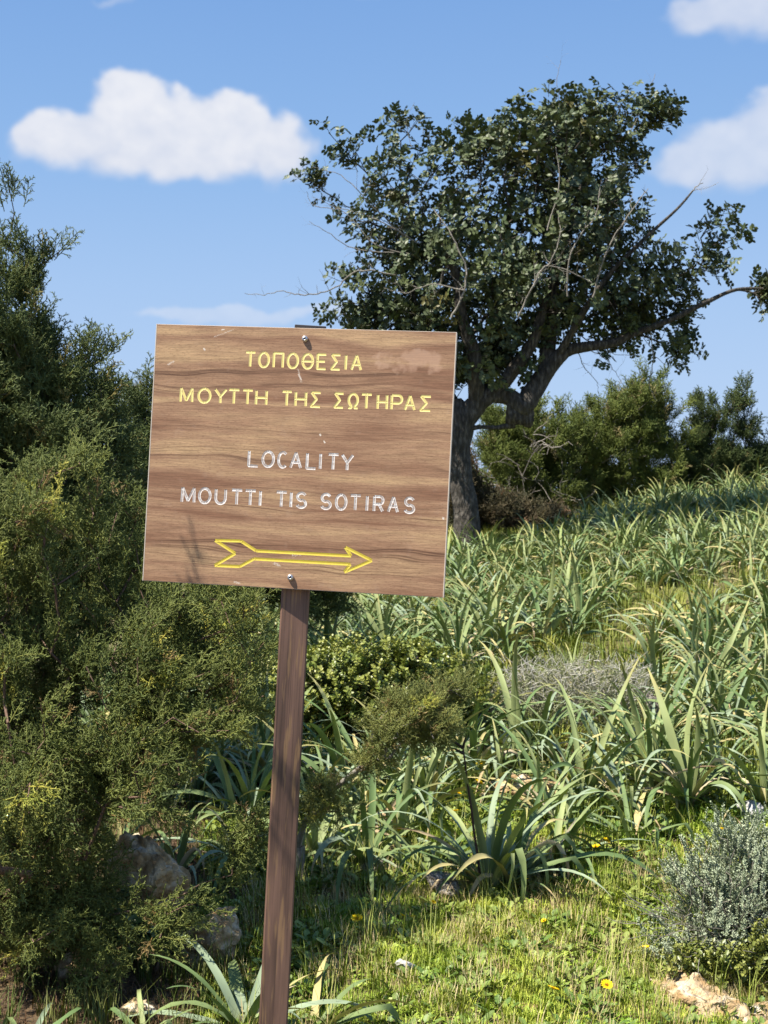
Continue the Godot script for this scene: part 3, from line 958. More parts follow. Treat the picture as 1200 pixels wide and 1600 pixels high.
func make_juniper(label: String, foot: Vector3, lobes: Array, ntarget: int, per: int, size: float, cols: Array, sd: int, wood: Material, shell := 0.4, upward := 0.4, group := "", tipr := 0.0022, variants := [0, 1, 2], golden := 0.04) -> Node3D:
	var tree := thing("juniper_bush", label, "juniper", foot, group)
	R.seed = sd
	var sk := Skel.new()
	var targets := in_lobes(lobes, ntarget, shell)
	var mid := Vector3.ZERO
	for k in targets.size():
		targets[k] -= foot
		mid += targets[k]
	mid /= targets.size()
	sk.add(Vector3(0, -0.1, 0), -1, 0.03)
	sk.add(Vector3(0, 0.12, 0), 0, 0.03)
	by_distance(targets, Vector3.ZERO)
	var ends := grow(sk, targets, 0.3, 0.10, 0.09, 0.06)
	sk.finish(tipr, 2.3, 0.05)
	part("branches", emit(sk, 4), wood, tree)
	var xfs := []
	var cs := []
	for v in variants:
		var a: Array[Transform3D] = []
		xfs.append(a); cs.append(PackedColorArray())
	for e in ends:
		var p := sk.pos[e]
		var back := sk.pos[sk.par[e]]
		var tone := R.randf()
		var young := foot.z > -5.5 and R.randf() < golden
		for q in per:
			var at := p.lerp(back, R.randf() * 1.1) + rv() * size * 0.35
			var dir := ((p - back).normalized() * 0.6 + (p - mid).normalized() * 0.5 + Vector3.UP * upward + rdir() * 0.75).normalized()
			var c: Color = cols[0].lerp(cols[1], clampf(tone * 0.6 + R.randf() * 0.4, 0, 1))
			if R.randf() < 0.04: c = cols[2]
			if young: c = Color(.33, .38, .07).lerp(Color(.46, .42, .09), R.randf())
			var v := R.randi() % variants.size()
			xfs[v].append(Transform3D(facing(dir, R.randf() * TAU, Vector3.ONE * R.randf_range(0.75, 1.2) * size / 0.1), at))
			cs[v].append(c)
	for v in variants.size(): many("foliage", sprig_meshes[variants[v]], M.needle, xfs[v], cs[v], tree)
	return tree

func lob(u: float, v: float, d: float, ru: float, rv_: float, rz: float) -> Array:
	# an ellipsoid given by bearing and height as seen from the path, at distance d
	return [(u - 600) / 2198.0 * d, 1.5 + (800 - v) / 2198.0 * d, d, ru / 2198.0 * d, rv_ / 2198.0 * d, rz]

func make_junipers() -> void:
	for k in 3: sprig_meshes.append(juniper_sprig(301 + k, 0.1, 0.0016))
	for k in 2: sprig_meshes.append(juniper_sprig(311 + k, 0.1, 0.0019))
	var olive := [Color(.085, .115, .03), Color(.20, .23, .058), Color(.24, .17, .07)]
	var deep := [Color(.075, .105, .034), Color(.155, .19, .058), Color(.22, .19, .06)]
	var far := [Color(.082, .118, .027), Color(.19, .228, .054), Color(.28, .24, .11)]
	var dark := [Color(.05, .08, .026), Color(.10, .13, .04), Color(.16, .14, .05)]
	# near bush on the left
	make_juniper("large olive green juniper bush in the near left, over the ochre rocks", Vector3(-1.05, 0.0, -4.5), [lob(40, 880, 4.8, 190, 190, .45), lob(300, 1000, 4.6, 125, 110, .35), lob(130, 1090, 4.6, 200, 140, .4), lob(215, 1480, 4.2, 70, 40, .15), lob(40, 1130, 5.0, 90, 90, .25), lob(60, 1400, 4.35, 130, 110, .25), [-1.35, 1.05, 2.9, .3, .7, .4], [-.93, 2.28, 2.52, .05, .16, .05], lob(335, 1110, 4.5, 85, 75, .3), lob(40, 1300, 4.3, 120, 160, .4), lob(190, 1215, 4.3, 120, 60, .3), lob(255, 1250, 4.2, 60, 40, .2), lob(375, 1330, 4.3, 45, 75, .15), lob(265, 1440, 4.15, 70, 45, .15), lob(90, 1470, 4.2, 120, 60, .25)], 830, 9, 0.092, olive, 401, M.redtwig, 0.38, 0.35)
	# the low bough that reaches past the post
	make_juniper("low grey green juniper bough right of the post, before the bright green bush", on(-0.32, 5.2), [lob(645, 1130, 5.0, 62, 46, .15), lob(515, 1250, 5.0, 40, 30, .1), lob(700, 1085, 5.1, 34, 26, .1), lob(580, 1190, 5.0, 30, 18, .08)], 120, 9, 0.065, [Color(.12, .15, .045), Color(.28, .29, .085), Color(.3, .22, .09)], 402, M.deadwood, 0.4, 0.3)
	# taller ones behind it
	make_juniper("tall dark juniper at the left edge with a bare leaning tip against the sky", on(-1.75, 6.0), [lob(-10, 560, 6.0, 90, 170, .5), lob(55, 640, 6.0, 95, 110, .5), lob(135, 640, 6.0, 45, 110, .3), lob(110, 760, 6.0, 120, 110, .5), lob(8, 390, 6.0, 26, 70, .12), lob(15, 300, 6.0, 16, 26, .06), lob(60, 440, 6.0, 36, 34, .12), lob(105, 388, 6.0, 26, 8, .05), lob(-70, 700, 6.0, 100, 250, .5)], 620, 10, 0.11, deep, 403, M.twig, 0.42, 0.8)
	make_juniper("bushy juniper between the tall dark one and the left side of the sign", on(-1.3, 8.4), [lob(210, 690, 8.4, 38, 95, .35), lob(170, 790, 8.4, 80, 100, .5), lob(280, 740, 8.4, 70, 110, .5), lob(340, 790, 8.4, 110, 150, .6), lob(440, 880, 8.4, 90, 95, .5), lob(500, 935, 8.4, 40, 38, .25), lob(235, 620, 8.4, 18, 34, .1), lob(215, 900, 8.2, 80, 75, .4), lob(120, 930, 8.0, 70, 70, .3)], 680, 10, 0.13, deep, 404, M.twig, 0.42, 0.7)
	# the thicket behind the carob
	var g := "junipers of the thicket behind the carob tree"
	make_juniper("pale yellowish juniper directly right of the carob trunk, with bare white twigs", on(1.75, 17.2), [lob(800, 740, 17.2, 65, 70, .6), lob(850, 700, 17.2, 75, 65, .6), lob(790, 680, 17.2, 45, 40, .4), lob(870, 780, 17.2, 80, 45, .5), lob(755, 650, 17.2, 8, 30, .08), lob(900, 640, 17.2, 9, 32, .1), lob(830, 640, 17.2, 8, 26, .08), lob(865, 630, 17.2, 8, 30, .08), lob(790, 650, 17.2, 7, 26, .08)], 430, 8, 0.17, far, 405, M.deadwood, 0.45, 0.9, g, 0.005, [3, 4])
	R.seed = 431
	var white := MB.new()
	var pale := get_node(NodePath(last_bush))
	for k in 46:
		var q: Array = [[760, 760], [775, 775], [800, 790], [830, 705], [845, 690], [800, 740], [870, 770], [760, 790]][k % 8]
		var p: Vector3 = Vector3((q[0] + R.randf_range(-22, 22) - 600) / 2198.0 * 16.6, 1.5 + (800 - q[1] + R.randf_range(-14, 14)) / 2198.0 * 16.6, -16.6 + R.randf_range(-.2, .15)) - pale.position
		var dir := Vector3(R.randf_range(-1, 1), R.randf_range(-.3, .7), R.randf_range(-.2, .6)).normalized()
		for j in 5:
			var nx: Vector3 = p + dir * R.randf_range(.05, .09)
			white.cord(p, nx, .007 - j * .001, .006 - j * .001, Color.WHITE, 3)
			if R.randf() < .5: white.cord(nx, nx + (dir + rdir()).normalized() * .1, .003, .002, Color.WHITE, 3)
			dir = (dir + rv() * .5).normalized()
			p = nx
	tag(part("bare_twigs", white.mesh(), M.deadwood, pale), "", "", "", "stuff")
	make_juniper("tall ragged juniper with the highest tops of the thicket, under the hanging carob twigs", on(2.95, 17.4), [lob(950, 700, 17.4, 70, 80, .6), lob(1000, 660, 17.4, 55, 70, .5), lob(1030, 720, 17.4, 45, 90, .5), lob(1000, 600, 17.4, 10, 34, .1), lob(1042, 605, 17.4, 10, 36, .1), lob(965, 625, 17.4, 8, 34, .08), lob(935, 640, 17.4, 8, 30, .08), lob(1068, 640, 17.4, 8, 30, .08), lob(960, 780, 17.4, 80, 55, .5), lob(1040, 790, 17.4, 45, 45, .4)], 470, 8, 0.17, far, 406, M.deadwood, 0.45, 0.9, g, 0.005, [3, 4])
	make_juniper("dark narrow juniper between the ragged tall one and the spindly sapling", on(3.95, 17.6), [lob(1105, 690, 17.6, 28, 65, .3), lob(1095, 640, 17.6, 12, 30, .12), lob(1135, 650, 17.6, 10, 30, .12), lob(1085, 740, 17.6, 35, 45, .3), lob(1125, 730, 17.6, 30, 40, .3), lob(1080, 780, 17.5, 50, 35, .35), lob(1130, 765, 17.5, 40, 30, .3)], 300, 9, 0.15, dark, 407, M.twig, 0.5, 1.0, g, 0.005, [3, 4])
	make_juniper("spindly see-through juniper sapling standing tall at the right of the thicket", on(4.5, 17.8), [lob(1160, 600, 17.8, 5, 18, .06), lob(1163, 640, 17.8, 16, 22, .14), lob(1160, 680, 17.8, 20, 24, .18), lob(1165, 725, 17.8, 26, 28, .25)], 62, 6, 0.17, dark, 408, M.twig, 0.6, 0.6, g, 0.004, [3, 4])
	make_juniper("low dark juniper at the right edge of the ridge", on(5.0, 17.9), [lob(1210, 720, 17.9, 26, 45, .3), lob(1200, 750, 17.9, 45, 30, .3), lob(1250, 730, 17.9, 40, 50, .4)], 170, 9, 0.18, dark, 409, M.twig, 0.5, 0.8, g, 0.005, [3, 4])
	make_juniper("brownish low juniper in the shade at the foot of the carob trunk", on(1.25, 16.0), [lob(770, 800, 16.0, 50, 30, .4), lob(720, 770, 16.0, 30, 60, .4), lob(840, 815, 16.0, 60, 22, .4)], 200, 8, 0.18, [Color(.06, .065, .03), Color(.12, .09, .05), Color(.2, .12, .07)], 410, M.redtwig, 0.5, 0.5, g, 0.005, [3, 4])

# ------------------------------------------------------------------ squill plants
func strap(L: float, W: float, e0: float, bend: float, kink: float, kt: float, twist: float, col: Color, tip: Color, tip_from: float) -> ArrayMesh:
	# a long strap leaf growing from the origin along +z, keeled and arching
	var mb := MB.new()
	var n := 12
	var p := Vector3.ZERO
	for k in n + 1:
		var t := float(k) / n
		var a := e0 - bend * pow(t, 1.7) - (kink * smoothstep(kt - 0.05, kt + 0.05, t))
		var dir := Vector3(0, sin(a), cos(a))
		var w := W * (1.0 + 0.25 * t) * (1.0 - pow(t, 2.0)) + 0.001
		var s := Vector3.RIGHT.rotated(dir, twist * t)
		var nn := dir.cross(s).normalized()
		var fold := w * 0.17 * (1.0 - t * 0.5)
		var c := col.lerp(Color(.30, .32, .17), clampf(1.0 - t * 7.0, 0, 0.8))
		c = c.lerp(tip, smoothstep(tip_from, tip_from + 0.18, t))
		c = c * (1.0 + 0.12 * sin(k * 1.7 + L * 40))
		c.a = 1
		var wv := nn * w * 0.06 * sin(k * 2.3 + W * 300)
		mb.vert(p - s * w * 0.5 + nn * fold + wv, (nn + s * 0.42).normalized(), c)
		mb.vert(p, nn, c * 0.93)
		mb.vert(p + s * w * 0.5 + nn * fold - wv, (nn - s * 0.42).normalized(), c)
		p += dir * L / n
	for k in n:
		var b := 3 * k
		mb.tri(b, b + 1, b + 3); mb.tri(b + 1, b + 4, b + 3)
		mb.tri(b + 1, b + 2, b + 4); mb.tri(b + 2, b + 5, b + 4)
	return mb.mesh()

func make_leaf_meshes() -> void:
	R.seed = 501
	for k in 30:
		var e0 := lerpf(1.4, 0.3, k / 29.0) + R.randf_range(-.15, .15)
		var bend := R.randf_range(1.1, 3.3) * lerpf(1.0, .75, k / 29.0)
		var kink := R.randf_range(1.0, 1.9) if k % 5 == 4 else 0.0
		var col := Color(.11, .17, .062).lerp(Color(.28, .32, .135), R.randf())
		if k % 5 == 2: col = Color(.24, .30, .19)
		if k % 11 == 7: col = Color(.42, .36, .16)
		var tip := Color(.42, .31, .16) if R.randf() < 0.55 else Color(.30, .28, .11)
		leaf_meshes.append(strap(R.randf_range(.42, .68), R.randf_range(.020, .035), e0, bend, kink, R.randf_range(.4, .7), R.randf_range(-.9, .9), col, tip, R.randf_range(.64, 1.08)))
	for k in 8:
		dry_meshes.append(strap(R.randf_range(.28, .5), R.randf_range(.012, .022), R.randf_range(.3, 1.1), R.randf_range(.8, 2.2), R.randf_range(0, 1.5), .5, R.randf_range(-3, 3), Color(.40, .31, .18).lerp(Color(.52, .44, .30), R.randf()), Color(.3, .2, .12), .7))

func fill_plant(o: Node3D, leaves: int, size: float, sd: int, opts := {}) -> void:
	R.seed = sd
	var a0 := R.randf() * TAU
	for k in leaves:
		var f := float(k) / leaves
		var first: int = opts.get("from", 0)
		var ix := clampi(int(first + f * (30 - first) + R.randf_range(-4, 4)), first, 29)
		var yaw := a0 + k * 2.4 + R.randf_range(-.35, .35)
		if opts.has("lean"): yaw = lerp_angle(yaw, opts.lean, opts.get("pull", 0.5) * R.randf())
		var s := size * R.randf_range(.72, 1.12)
		var b := Basis(Vector3.UP, yaw) * Basis(Vector3.BACK, R.randf_range(-.25, .25)) * Basis.from_scale(Vector3(opts.get("wide", 1.0) * s, s, s))
		part("leaf", leaf_meshes[ix], M.squill, o, Transform3D(b, Vector3(sin(yaw), 0, cos(yaw)) * 0.018 * size * (0.3 + f) + Vector3(0, -0.012, 0)))
	for k in opts.get("dry", 1):
		var yaw := R.randf() * TAU
		part("dry_leaf", dry_meshes[R.randi() % 8], M.squill, o, Transform3D(Basis(Vector3.UP, yaw).scaled(Vector3.ONE * size * R.randf_range(.8, 1.2)), Vector3(0, 0.0, 0)))

func make_squills() -> void:
	make_leaf_meshes()
	# the ones that stand out, near to far
	var lone := [
		[.387, 5.15, 32, 1.08, "big squill plant with dark dead flower stalk, just right of the small brown stone", {"wide": .92, "dry": 2}],
		[.47, 5.2, 12, 1.1, "squill clump of long fallen leaves lying to the right over the meadow grass", {"lean": 1.75, "pull": .9, "wide": 1.1, "dry": 2}],
		[-.06, 5.45, 22, 1.1, "blue green squill plant with long arching leaves between the post and the brown stone", {"lean": -1.4, "pull": .3}],
		[-.27, 5.45, 20, .95, "shaded squill plant half hidden right behind the post", {}],
		[.06, 5.75, 18, .95, "squill plant with thin arching leaves behind the grassy gap, below the juniper bough", {}],
		[1.05, 6.05, 18, 1.0, "squill plant with long leaves reaching left across the grass, above the grey green shrub", {"lean": -1.3, "pull": .6, "dry": 2}],
		[1.33, 6.15, 15, 1.05, "bright green upright squill plant with broad erect leaves near the right edge", {"wide": 1.25, "dry": 3}],
		[.66, 5.42, 14, .95, "squill clump with leaves flopping right beside the close pair of yellow flowers", {"lean": 1.4, "pull": .6, "from": 8, "dry": 2}],
		[.17, 5.32, 14, .9, "squill plant with arching leaves just above the brown wedge stone", {"from": 8}],
		[.72, 5.95, 16, .95, "squill plant in front of the broad tan stone", {"from": 5, "dry": 2}],
		[1.0, 5.7, 10, .9, "loose squill plant whose leaves lie on the grass above the silvery shrub", {"from": 12, "dry": 2}],
		[1.20, 6.3, 9, .95, "squill plant with pale folded leaves just left of the bright upright one", {"dry": 2}],
		[-.46, 6.3, 14, 1.0, "squill plant seen left of the post behind the juniper twigs", {}],
		[-.62, 5.9, 10, .85, "shaded squill plant under the juniper bush, above the big ochre rock", {}],
		[-.40, 4.0, 20, .8, "shaded dark green squill plant at the bottom edge just left of the post", {"wide": 1.5, "dry": 1, "from": 11}],
		[-.97, 3.8, 10, .62, "squill plant with broad leaf tips at the bottom left corner", {"wide": 1.5, "from": 12}],
		[-.66, 3.9, 8, .5, "small squill plant at the bottom edge between the corner plant and the post", {"from": 9, "wide": 1.3}],
		[-.78, 5.3, 12, .8, "shaded squill plant directly behind the big ochre rock", {}],
		[-1.05, 5.6, 12, .8, "deeply shaded squill plant behind the near juniper stems, left of the ochre rock", {}],
		[-.55, 5.35, 12, .85, "squill plant in the gap between the ochre rock and the post", {"from": 6}],
		[-.20, 3.98, 8, .78, "squill plant with a long leaf trailing right, at the foot of the post", {"lean": 1.5, "pull": .7, "wide": 1.1, "from": 14}],
		[.845, 6.63, 14, .95, "squill plant with drooping leaves in front of the grey thorny shrub", {}],
		[1.75, 5.6, 9, .8, "squill plant at the right edge behind the grey green shrub", {"dry": 2}],
		[1.42, 5.35, 5, .8, "thin squill plant whose narrow leaves rise out of the grey green shrub", {"wide": .6}]]
	for k in lone.size():
		var q = lone[k]
		var o := thing("squill_plant", q[4], "plant", on(q[0], q[1]))
		fill_plant(o, q[2], q[3], 600 + k, q[5])
		if k == 0:
			var mb := MB.new()
			var p := Vector3(-.03, 0, .02)
			for s in 9:
				var nx := p + Vector3(-.008 + .002 * sin(s * 2.0), .058, .004)
				mb.cord(p, nx, .0062 - s * .0003, .006 - s * .0003, Color(.055, .035, .03), 6)
				p = nx
			mb.cord(p, p + Vector3(-.05, .035, 0), .007, .003, Color(.03, .022, .022), 5)
			mb.cord(p, p + Vector3(.012, .05, .01), .006, .002, Color(.03, .022, .022), 5)
			mb.cord(p - Vector3(0, .02, 0), p + Vector3(-.03, .0, .02), .006, .004, Color(.03, .022, .022), 5)
			part("dead_flower_stalk", mb.mesh(), M.needle, o)
	# the stand on the slope
	var proto: Array[Node3D] = []
	for k in 12:
		var o := Node3D.new()
		fill_plant(o, 23 + k % 6, 1.0, 700 + k, {"dry": 1 + k % 3, "wide": .9 + .05 * (k % 4)})
		proto.append(o)
	R.seed = 808
	var spots := []
	var d := 6.1
	while d < 18.2:
		var step := 0.185 + d * 0.0075
		var x := -.16 * d - .3 if d < 8.5 else -.075 * d
		while x < .30 * d + .2:
			var p := Vector2(x + R.randf_range(-.5, .5) * step, d + R.randf_range(-.5, .5) * step)
			x += step
			var clear := noise.get_noise_2d(p.x * .45 + 9, p.y * .45)
			if clear > 0.30 and p.y < 13: continue
			if p.distance_to(Vector2(1.03, 7.56)) < .48 or p.distance_to(Vector2(-.1, 7.3)) < .55: continue
			if p.distance_to(Vector2(.8, 14.0)) < .35: continue
			if p.y < 6.6 and p.x > -.2 and R.randf() < 0.5: continue
			if p.y > 13.6 + maxf(0.0, p.x - 1.2) * 1.6: continue
			spots.append(p)
		d += step
	spots.sort_custom(func(a, b): return a.y < b.y)
	var merged: Array[Transform3D] = []
	var mcol := PackedColorArray()
	for k in spots.size():
		var p: Vector2 = spots[k]
		var s := R.randf_range(.72, 1.08) * lerpf(1.0, .78, smoothstep(9.0, 14.0, p.y))
		var yaw := R.randf() * TAU
		var b := Basis(Vector3.UP, yaw) * Basis(Vector3.RIGHT, R.randf_range(-.3, .3)) * Basis.from_scale(Vector3(s, s * R.randf_range(.85, 1.1), s))
		var t := Transform3D(b, on(p.x, p.y))
		if k >= 285:
			merged.append(t)
			var gcol := R.randf_range(.9, 1.1)
			mcol.append(Color(gcol, gcol, gcol * .9))
			continue
		var o: Node3D = proto[R.randi() % 12].duplicate()
		o.name = numbered("squill_plant")
		add_child(o, true)
		o.transform = t
		var rx := p.x / p.y
		var where := "on the open slope at the right edge"
		if p.y < 7.2: where = "in the front row of the meadow, %s" % ("left of the post" if rx < -.07 else "behind the big squill" if rx < .12 else "right of the big squill")
		elif rx < -.07: where = "left of the post, glimpsed through the junipers"
		elif rx < .0: where = "just right of the post, above the bright green bush"
		elif rx < .05: where = "under the right half of the sign"
		elif rx < .11: where = "on the slope below the carob trunk"
		elif rx < .17: where = "on the slope around the grey thorny shrub"
		elif rx < .23: where = "on the open slope right of the grey thorny shrub"
		var far := "distant" if p.y > 10.5 else "grey green" if p.y > 8.4 else "long leaved"
		tag(o, "%s squill plant %s" % [far, where], "plant", "%s squill plants %s" % [far, where])

	if merged.size():
		var mb := MB.new()
		for ch in proto[3].get_children() + proto[7].get_children():
			var a: Array = ch.mesh.surface_get_arrays(0)
			var off := mb.v.size()
			for k in a[Mesh.ARRAY_VERTEX].size():
				mb.vert(ch.transform * a[Mesh.ARRAY_VERTEX][k], (ch.transform.basis * a[Mesh.ARRAY_NORMAL][k]).normalized(), a[Mesh.ARRAY_COLOR][k])
			for k in a[Mesh.ARRAY_INDEX]: mb.i.append(k + off)
		tag(many("squill_stand", mb.mesh(), M.squill, merged, mcol, self), "far rows of pale green squill leaves along the ridge under the junipers", "plants", "", "stuff")
	for o in proto: o.free()

# ------------------------------------------------------------------ small shrubs
func leafy_sprig(sd: int, leaves: int, L: float, lw: float, stem: Color) -> ArrayMesh:
	R.seed = sd
	var mb := MB.new()
	mb.cord(Vector3.ZERO, Vector3(0, L, 0), .0016, .0009, stem, 3)
	for k in leaves:
		var a := k * 2.4
		var y := L * (0.15 + 0.85 * k / leaves)
		var out := Vector3(cos(a), R.randf_range(.2, .9), sin(a)).normalized()
		var g := R.randf_range(.75, 1.3)
		leaflet(mb, Vector3(0, y, 0), out, (Vector3.UP + rv() * .5).normalized(), lw * R.randf_range(1.2, 1.9), lw, Color(g, g, g))
	return mb.mesh()

func make_shrub(called: String, label: String, foot: Vector3, lobes: Array, n: int, per: int, mesh: ArrayMesh, mat: Material, wood: Material, c0: Color, c1: Color, sd: int, shell := .35, tipr := .0015, spread := .05, up := .8) -> Node3D:
	var o := thing(called, label, "shrub", foot)
	R.seed = sd
	var sk := Skel.new()
	sk.add(Vector3(0, -.05, 0), -1, .01)
	sk.add(Vector3(0, .03, 0), 0, .01)
	var t := in_lobes(lobes, n, shell)
	var keep := []
	for p in t:
		if p.y > ground(p.x, p.z) + .01: keep.append(p - foot)
	by_distance(keep, Vector3.ZERO)
	var ends := grow(sk, keep, .5, .06, .12)
	sk.finish(tipr, 2.4, .015)
	part("branches", emit(sk, 4), wood, o)
	if mesh == null: return o
	var xf: Array[Transform3D] = []
	var cs := PackedColorArray()
	for e in ends:
		var p := sk.pos[e]
		var tone := R.randf()
		for q in per:
			var dir := ((p - sk.pos[sk.par[e]]).normalized() * .7 + Vector3.UP * up + p.normalized() * .5 + rdir() * .8).normalized()
			xf.append(Transform3D(facing(dir, R.randf() * TAU, Vector3.ONE * R.randf_range(.75, 1.25)), p + rv() * spread))
			cs.append(c0.lerp(c1, clampf(tone * .6 + R.randf() * .5, 0, 1)))
	many("foliage", mesh, mat, xf, cs, o)
	return o

func make_shrubs() -> void:
	make_shrub("lentisk_bush", "dense bright green small-leaved bush right of the post, below the sign", on(-.12, 7.2), [[-.14, .60, 7.2, .34, .20, .3], [.10, .60, 7.25, .24, .19, .28], [-.40, .55, 7.2, .28, .2, .3], [.30, .57, 7.3, .22, .16, .25]], 520, 6, leafy_sprig(901, 16, .07, .014, Color(.5, .35, .2)), M.smallleaf, M.twig, Color(.11, .17, .03), Color(.33, .34, .07), 911, .3, .002, .05)
	# silvery shrub at the lower right
	var s := make_shrub("silvery_shrub", "silvery grey green cushion shrub with pale bare twigs at the lower right edge", on(1.17, 4.55), [[1.22, .23, 4.55, .27, .22, .26], [1.07, .18, 4.5, .15, .13, .18], [1.34, .26, 4.6, .26, .24, .26], [.98, .30, 4.55, .09, .09, .1], [1.1, .42, 4.6, .08, .07, .1], [.9, .12, 4.45, .08, .07, .1]], 620, 7, leafy_sprig(902, 18, .05, .0045, Color(.7, .7, .65)), M.silver, M.deadwood, Color(.24, .295, .18), Color(.43, .475, .335), 912, .55, .0013, .03)
	R.seed = 77
	var mb := MB.new()
	for k in 230:
		var dir := Vector3(R.randf_range(-1.1, .7), R.randf_range(.05, .9), R.randf_range(-.3, 1)).normalized()
		var p := Vector3(R.randf_range(-.16, .12), .05, R.randf_range(-.1, .12)) + dir * R.randf_range(.1, .2)
		for q in 4:
			var nx := p + dir * R.randf_range(.025, .045)
			mb.cord(p, nx, .0012, .0009, Color.WHITE, 3)
			dir = (dir + rv() * .3).normalized()
			p = nx
	tag(part("bare_twigs", mb.mesh(), M.deadwood, s), "", "", "", "stuff")
	# thorny grey cushion in the middle of the slope
	var t := make_shrub("thorny_shrub", "low grey thorny cushion shrub half buried among the squill leaves on the slope", on(1.03, 7.55), [[1.03, .50, 7.55, .40, .24, .3], [.70, .48, 7.5, .26, .15, .25], [1.3, .48, 7.6, .2, .16, .22]], 900, 4, leafy_sprig(903, 7, .05, .005, Color(.8, .78, .72)), M.silver, M.deadwood, Color(.20, .24, .09), Color(.46, .46, .32), 913, .3, .0016, .03)
	mb = MB.new()
	for k in 700:
		var dir := rdir()
		dir.y = absf(dir.y) * .8 + .1
		var p := Vector3(R.randf_range(-.4, .36), R.randf_range(.12, .33), R.randf_range(-.1, .30))
		mb.cord(p, p + dir * R.randf_range(.04, .10), .0022, .001, Color.WHITE, 3)
	tag(part("thorns", mb.mesh(), M.thorn, t), "", "", "", "stuff")
	# low yellow green herb at the foot of the silvery shrub
	make_shrub("leafy_herb", "low yellow green leafy herb under the silvery shrub at the bottom right", on(1.06, 4.25), [[1.06, .10, 4.25, .2, .07, .08], [1.18, .12, 4.28, .14, .09, .08]], 90, 5, leafy_sprig(904, 14, .05, .009, Color(.5, .5, .25)), M.smallleaf, M.twig, Color(.12, .16, .03), Color(.26, .27, .06), 914, .5, .001, .02)
	make_shrub("leafy_herb", "dark green leafy weed in the shade below the ochre rock at the left", on(-.9, 4.5), [[-.9, .14, 4.5, .16, .1, .12]], 40, 4, leafy_sprig(905, 9, .06, .02, Color(.4, .5, .25)), M.smallleaf, M.twig, Color(.05, .1, .03), Color(.1, .15, .04), 915, .5, .001, .02)

# ------------------------------------------------------------------ rocks
func rock_mesh(size: Vector3, sd: int, rough: float, res := 40) -> ArrayMesh:
	var rr := RandomNumberGenerator.new()
	rr.seed = sd
	var planes := []
	for k in 13:
		var nn := Vector3(rr.randf_range(-1, 1), rr.randf_range(-1, 1), rr.randf_range(-1, 1)).normalized()
		planes.append([nn, rr.randf_range(.62, .95)])
	var n := FastNoiseLite.new()
	n.seed = sd; n.frequency = 1.3; n.fractal_octaves = 5; n.fractal_gain = .55
	var c := FastNoiseLite.new()
	c.noise_type = FastNoiseLite.TYPE_CELLULAR; c.seed = sd + 1; c.frequency = 1.6
	var st := SurfaceTool.new()
	st.begin(Mesh.PRIMITIVE_TRIANGLES)
	st.set_smooth_group(0)
	var rows := res * 2 / 3
	var P := []
	for j in rows + 1:
		var row := []
		for i in res:
			var a := TAU * i / res
			var b := PI * j / rows
			var o := Vector3(sin(b) * cos(a), cos(b), sin(b) * sin(a))
			var r := 1.15
			for pn in planes:
				var dd: float = o.dot(pn[0])
				if dd > .05: r = minf(r, pn[1] / dd)
			r *= 1.0 + rough * n.get_noise_3dv(o * 1.4) + rough * .35 * c.get_noise_3dv(o * 1.8)
			row.append(o * r * size)
		P.append(row)
	for j in rows:
		for i in res:
			var ii := (i + 1) % res
			for v in [P[j][i], P[j + 1][ii], P[j + 1][i], P[j][i], P[j][ii], P[j + 1][ii]]: st.add_vertex(v)
	st.index()
	st.generate_normals()
	return st.commit()

func make_rocks() -> void:
	var list := [
		[-.80, 4.78, .17, Vector3(.145, .17, .13), .3, M.rock, "big ochre and white rock under the juniper bush left of the post", .2],
		[-.555, 4.6, .05, Vector3(.14, .10, .10), .35, M.rock, "ochre rock half covered by juniper twigs just left of the post", -.3],
		[-.95, 4.45, .02, Vector3(.12, .07, .1), .3, M.rock, "small shaded ochre stone low in the near left juniper", .4],
		[-.72, 4.08, .0, Vector3(.09, .05, .08), .35, M.rock, "mossy ochre stone at the bottom edge between the two front squills", .1],
		[.215, 5.06, .035, Vector3(.085, .042, .06), .3, M.greyrock, "small wedge-shaped brown stone left of the big squill plant", -.42],
		[.063, 4.31, .014, Vector3(.032, .022, .03), .2, M.paperock, "little pale bluish white stone lying in the meadow grass", 0.0],
		[1.55, 5.95, .02, Vector3(.10, .04, .07), .3, M.paperock, "flat white stone at the right edge behind the silvery shrub", .1],
		[.60, 6.3, .04, Vector3(.19, .08, .12), .35, M.rock, "broad tan stone behind the leaves of the big squill plant", .05],
		[1.44, 7.45, .10, Vector3(.09, .10, .08), .3, M.greyrock, "round grey brown stone in the hollow right of the thorny shrub", 0.0],
		[.93, 4.2, .012, Vector3(.17, .065, .12), .4, M.rock, "pale sandy slab of rock at the bottom right below the silvery shrub", -.1],
		[1.12, 4.08, -.01, Vector3(.11, .04, .08), .4, M.rock, "sandy stone at the bottom edge right of the pale slab", .12],
		[.62, 7.85, .04, Vector3(.09, .06, .07), .35, M.rock, "pinkish stone among the leaves left of the thorny shrub", .2],
		[.42, 4.05, -.005, Vector3(.05, .018, .04), .35, M.rock, "thin sandy stone at the bottom edge in the dry grass", 0.0],
		[-.05, 5.3, .02, Vector3(.06, .04, .05), .3, M.greyrock, "small dark stone in the shade right behind the post", .3],
		[.02, 5.9, .03, Vector3(.08, .05, .07), .35, M.rock, "pale stone between the juniper bough and the gap in the grass", .3]]
	for k in list.size():
		var q = list[k]
		var o := part("rock", rock_mesh(q[3], 20 + k, q[4]), q[5], self, Transform3D(Basis(Vector3.BACK, q[7]) * Basis(Vector3.UP, k * 1.3), on(q[0], q[1], q[2])))
		o.name = numbered("stone")
		tag(o, q[6], "stone")

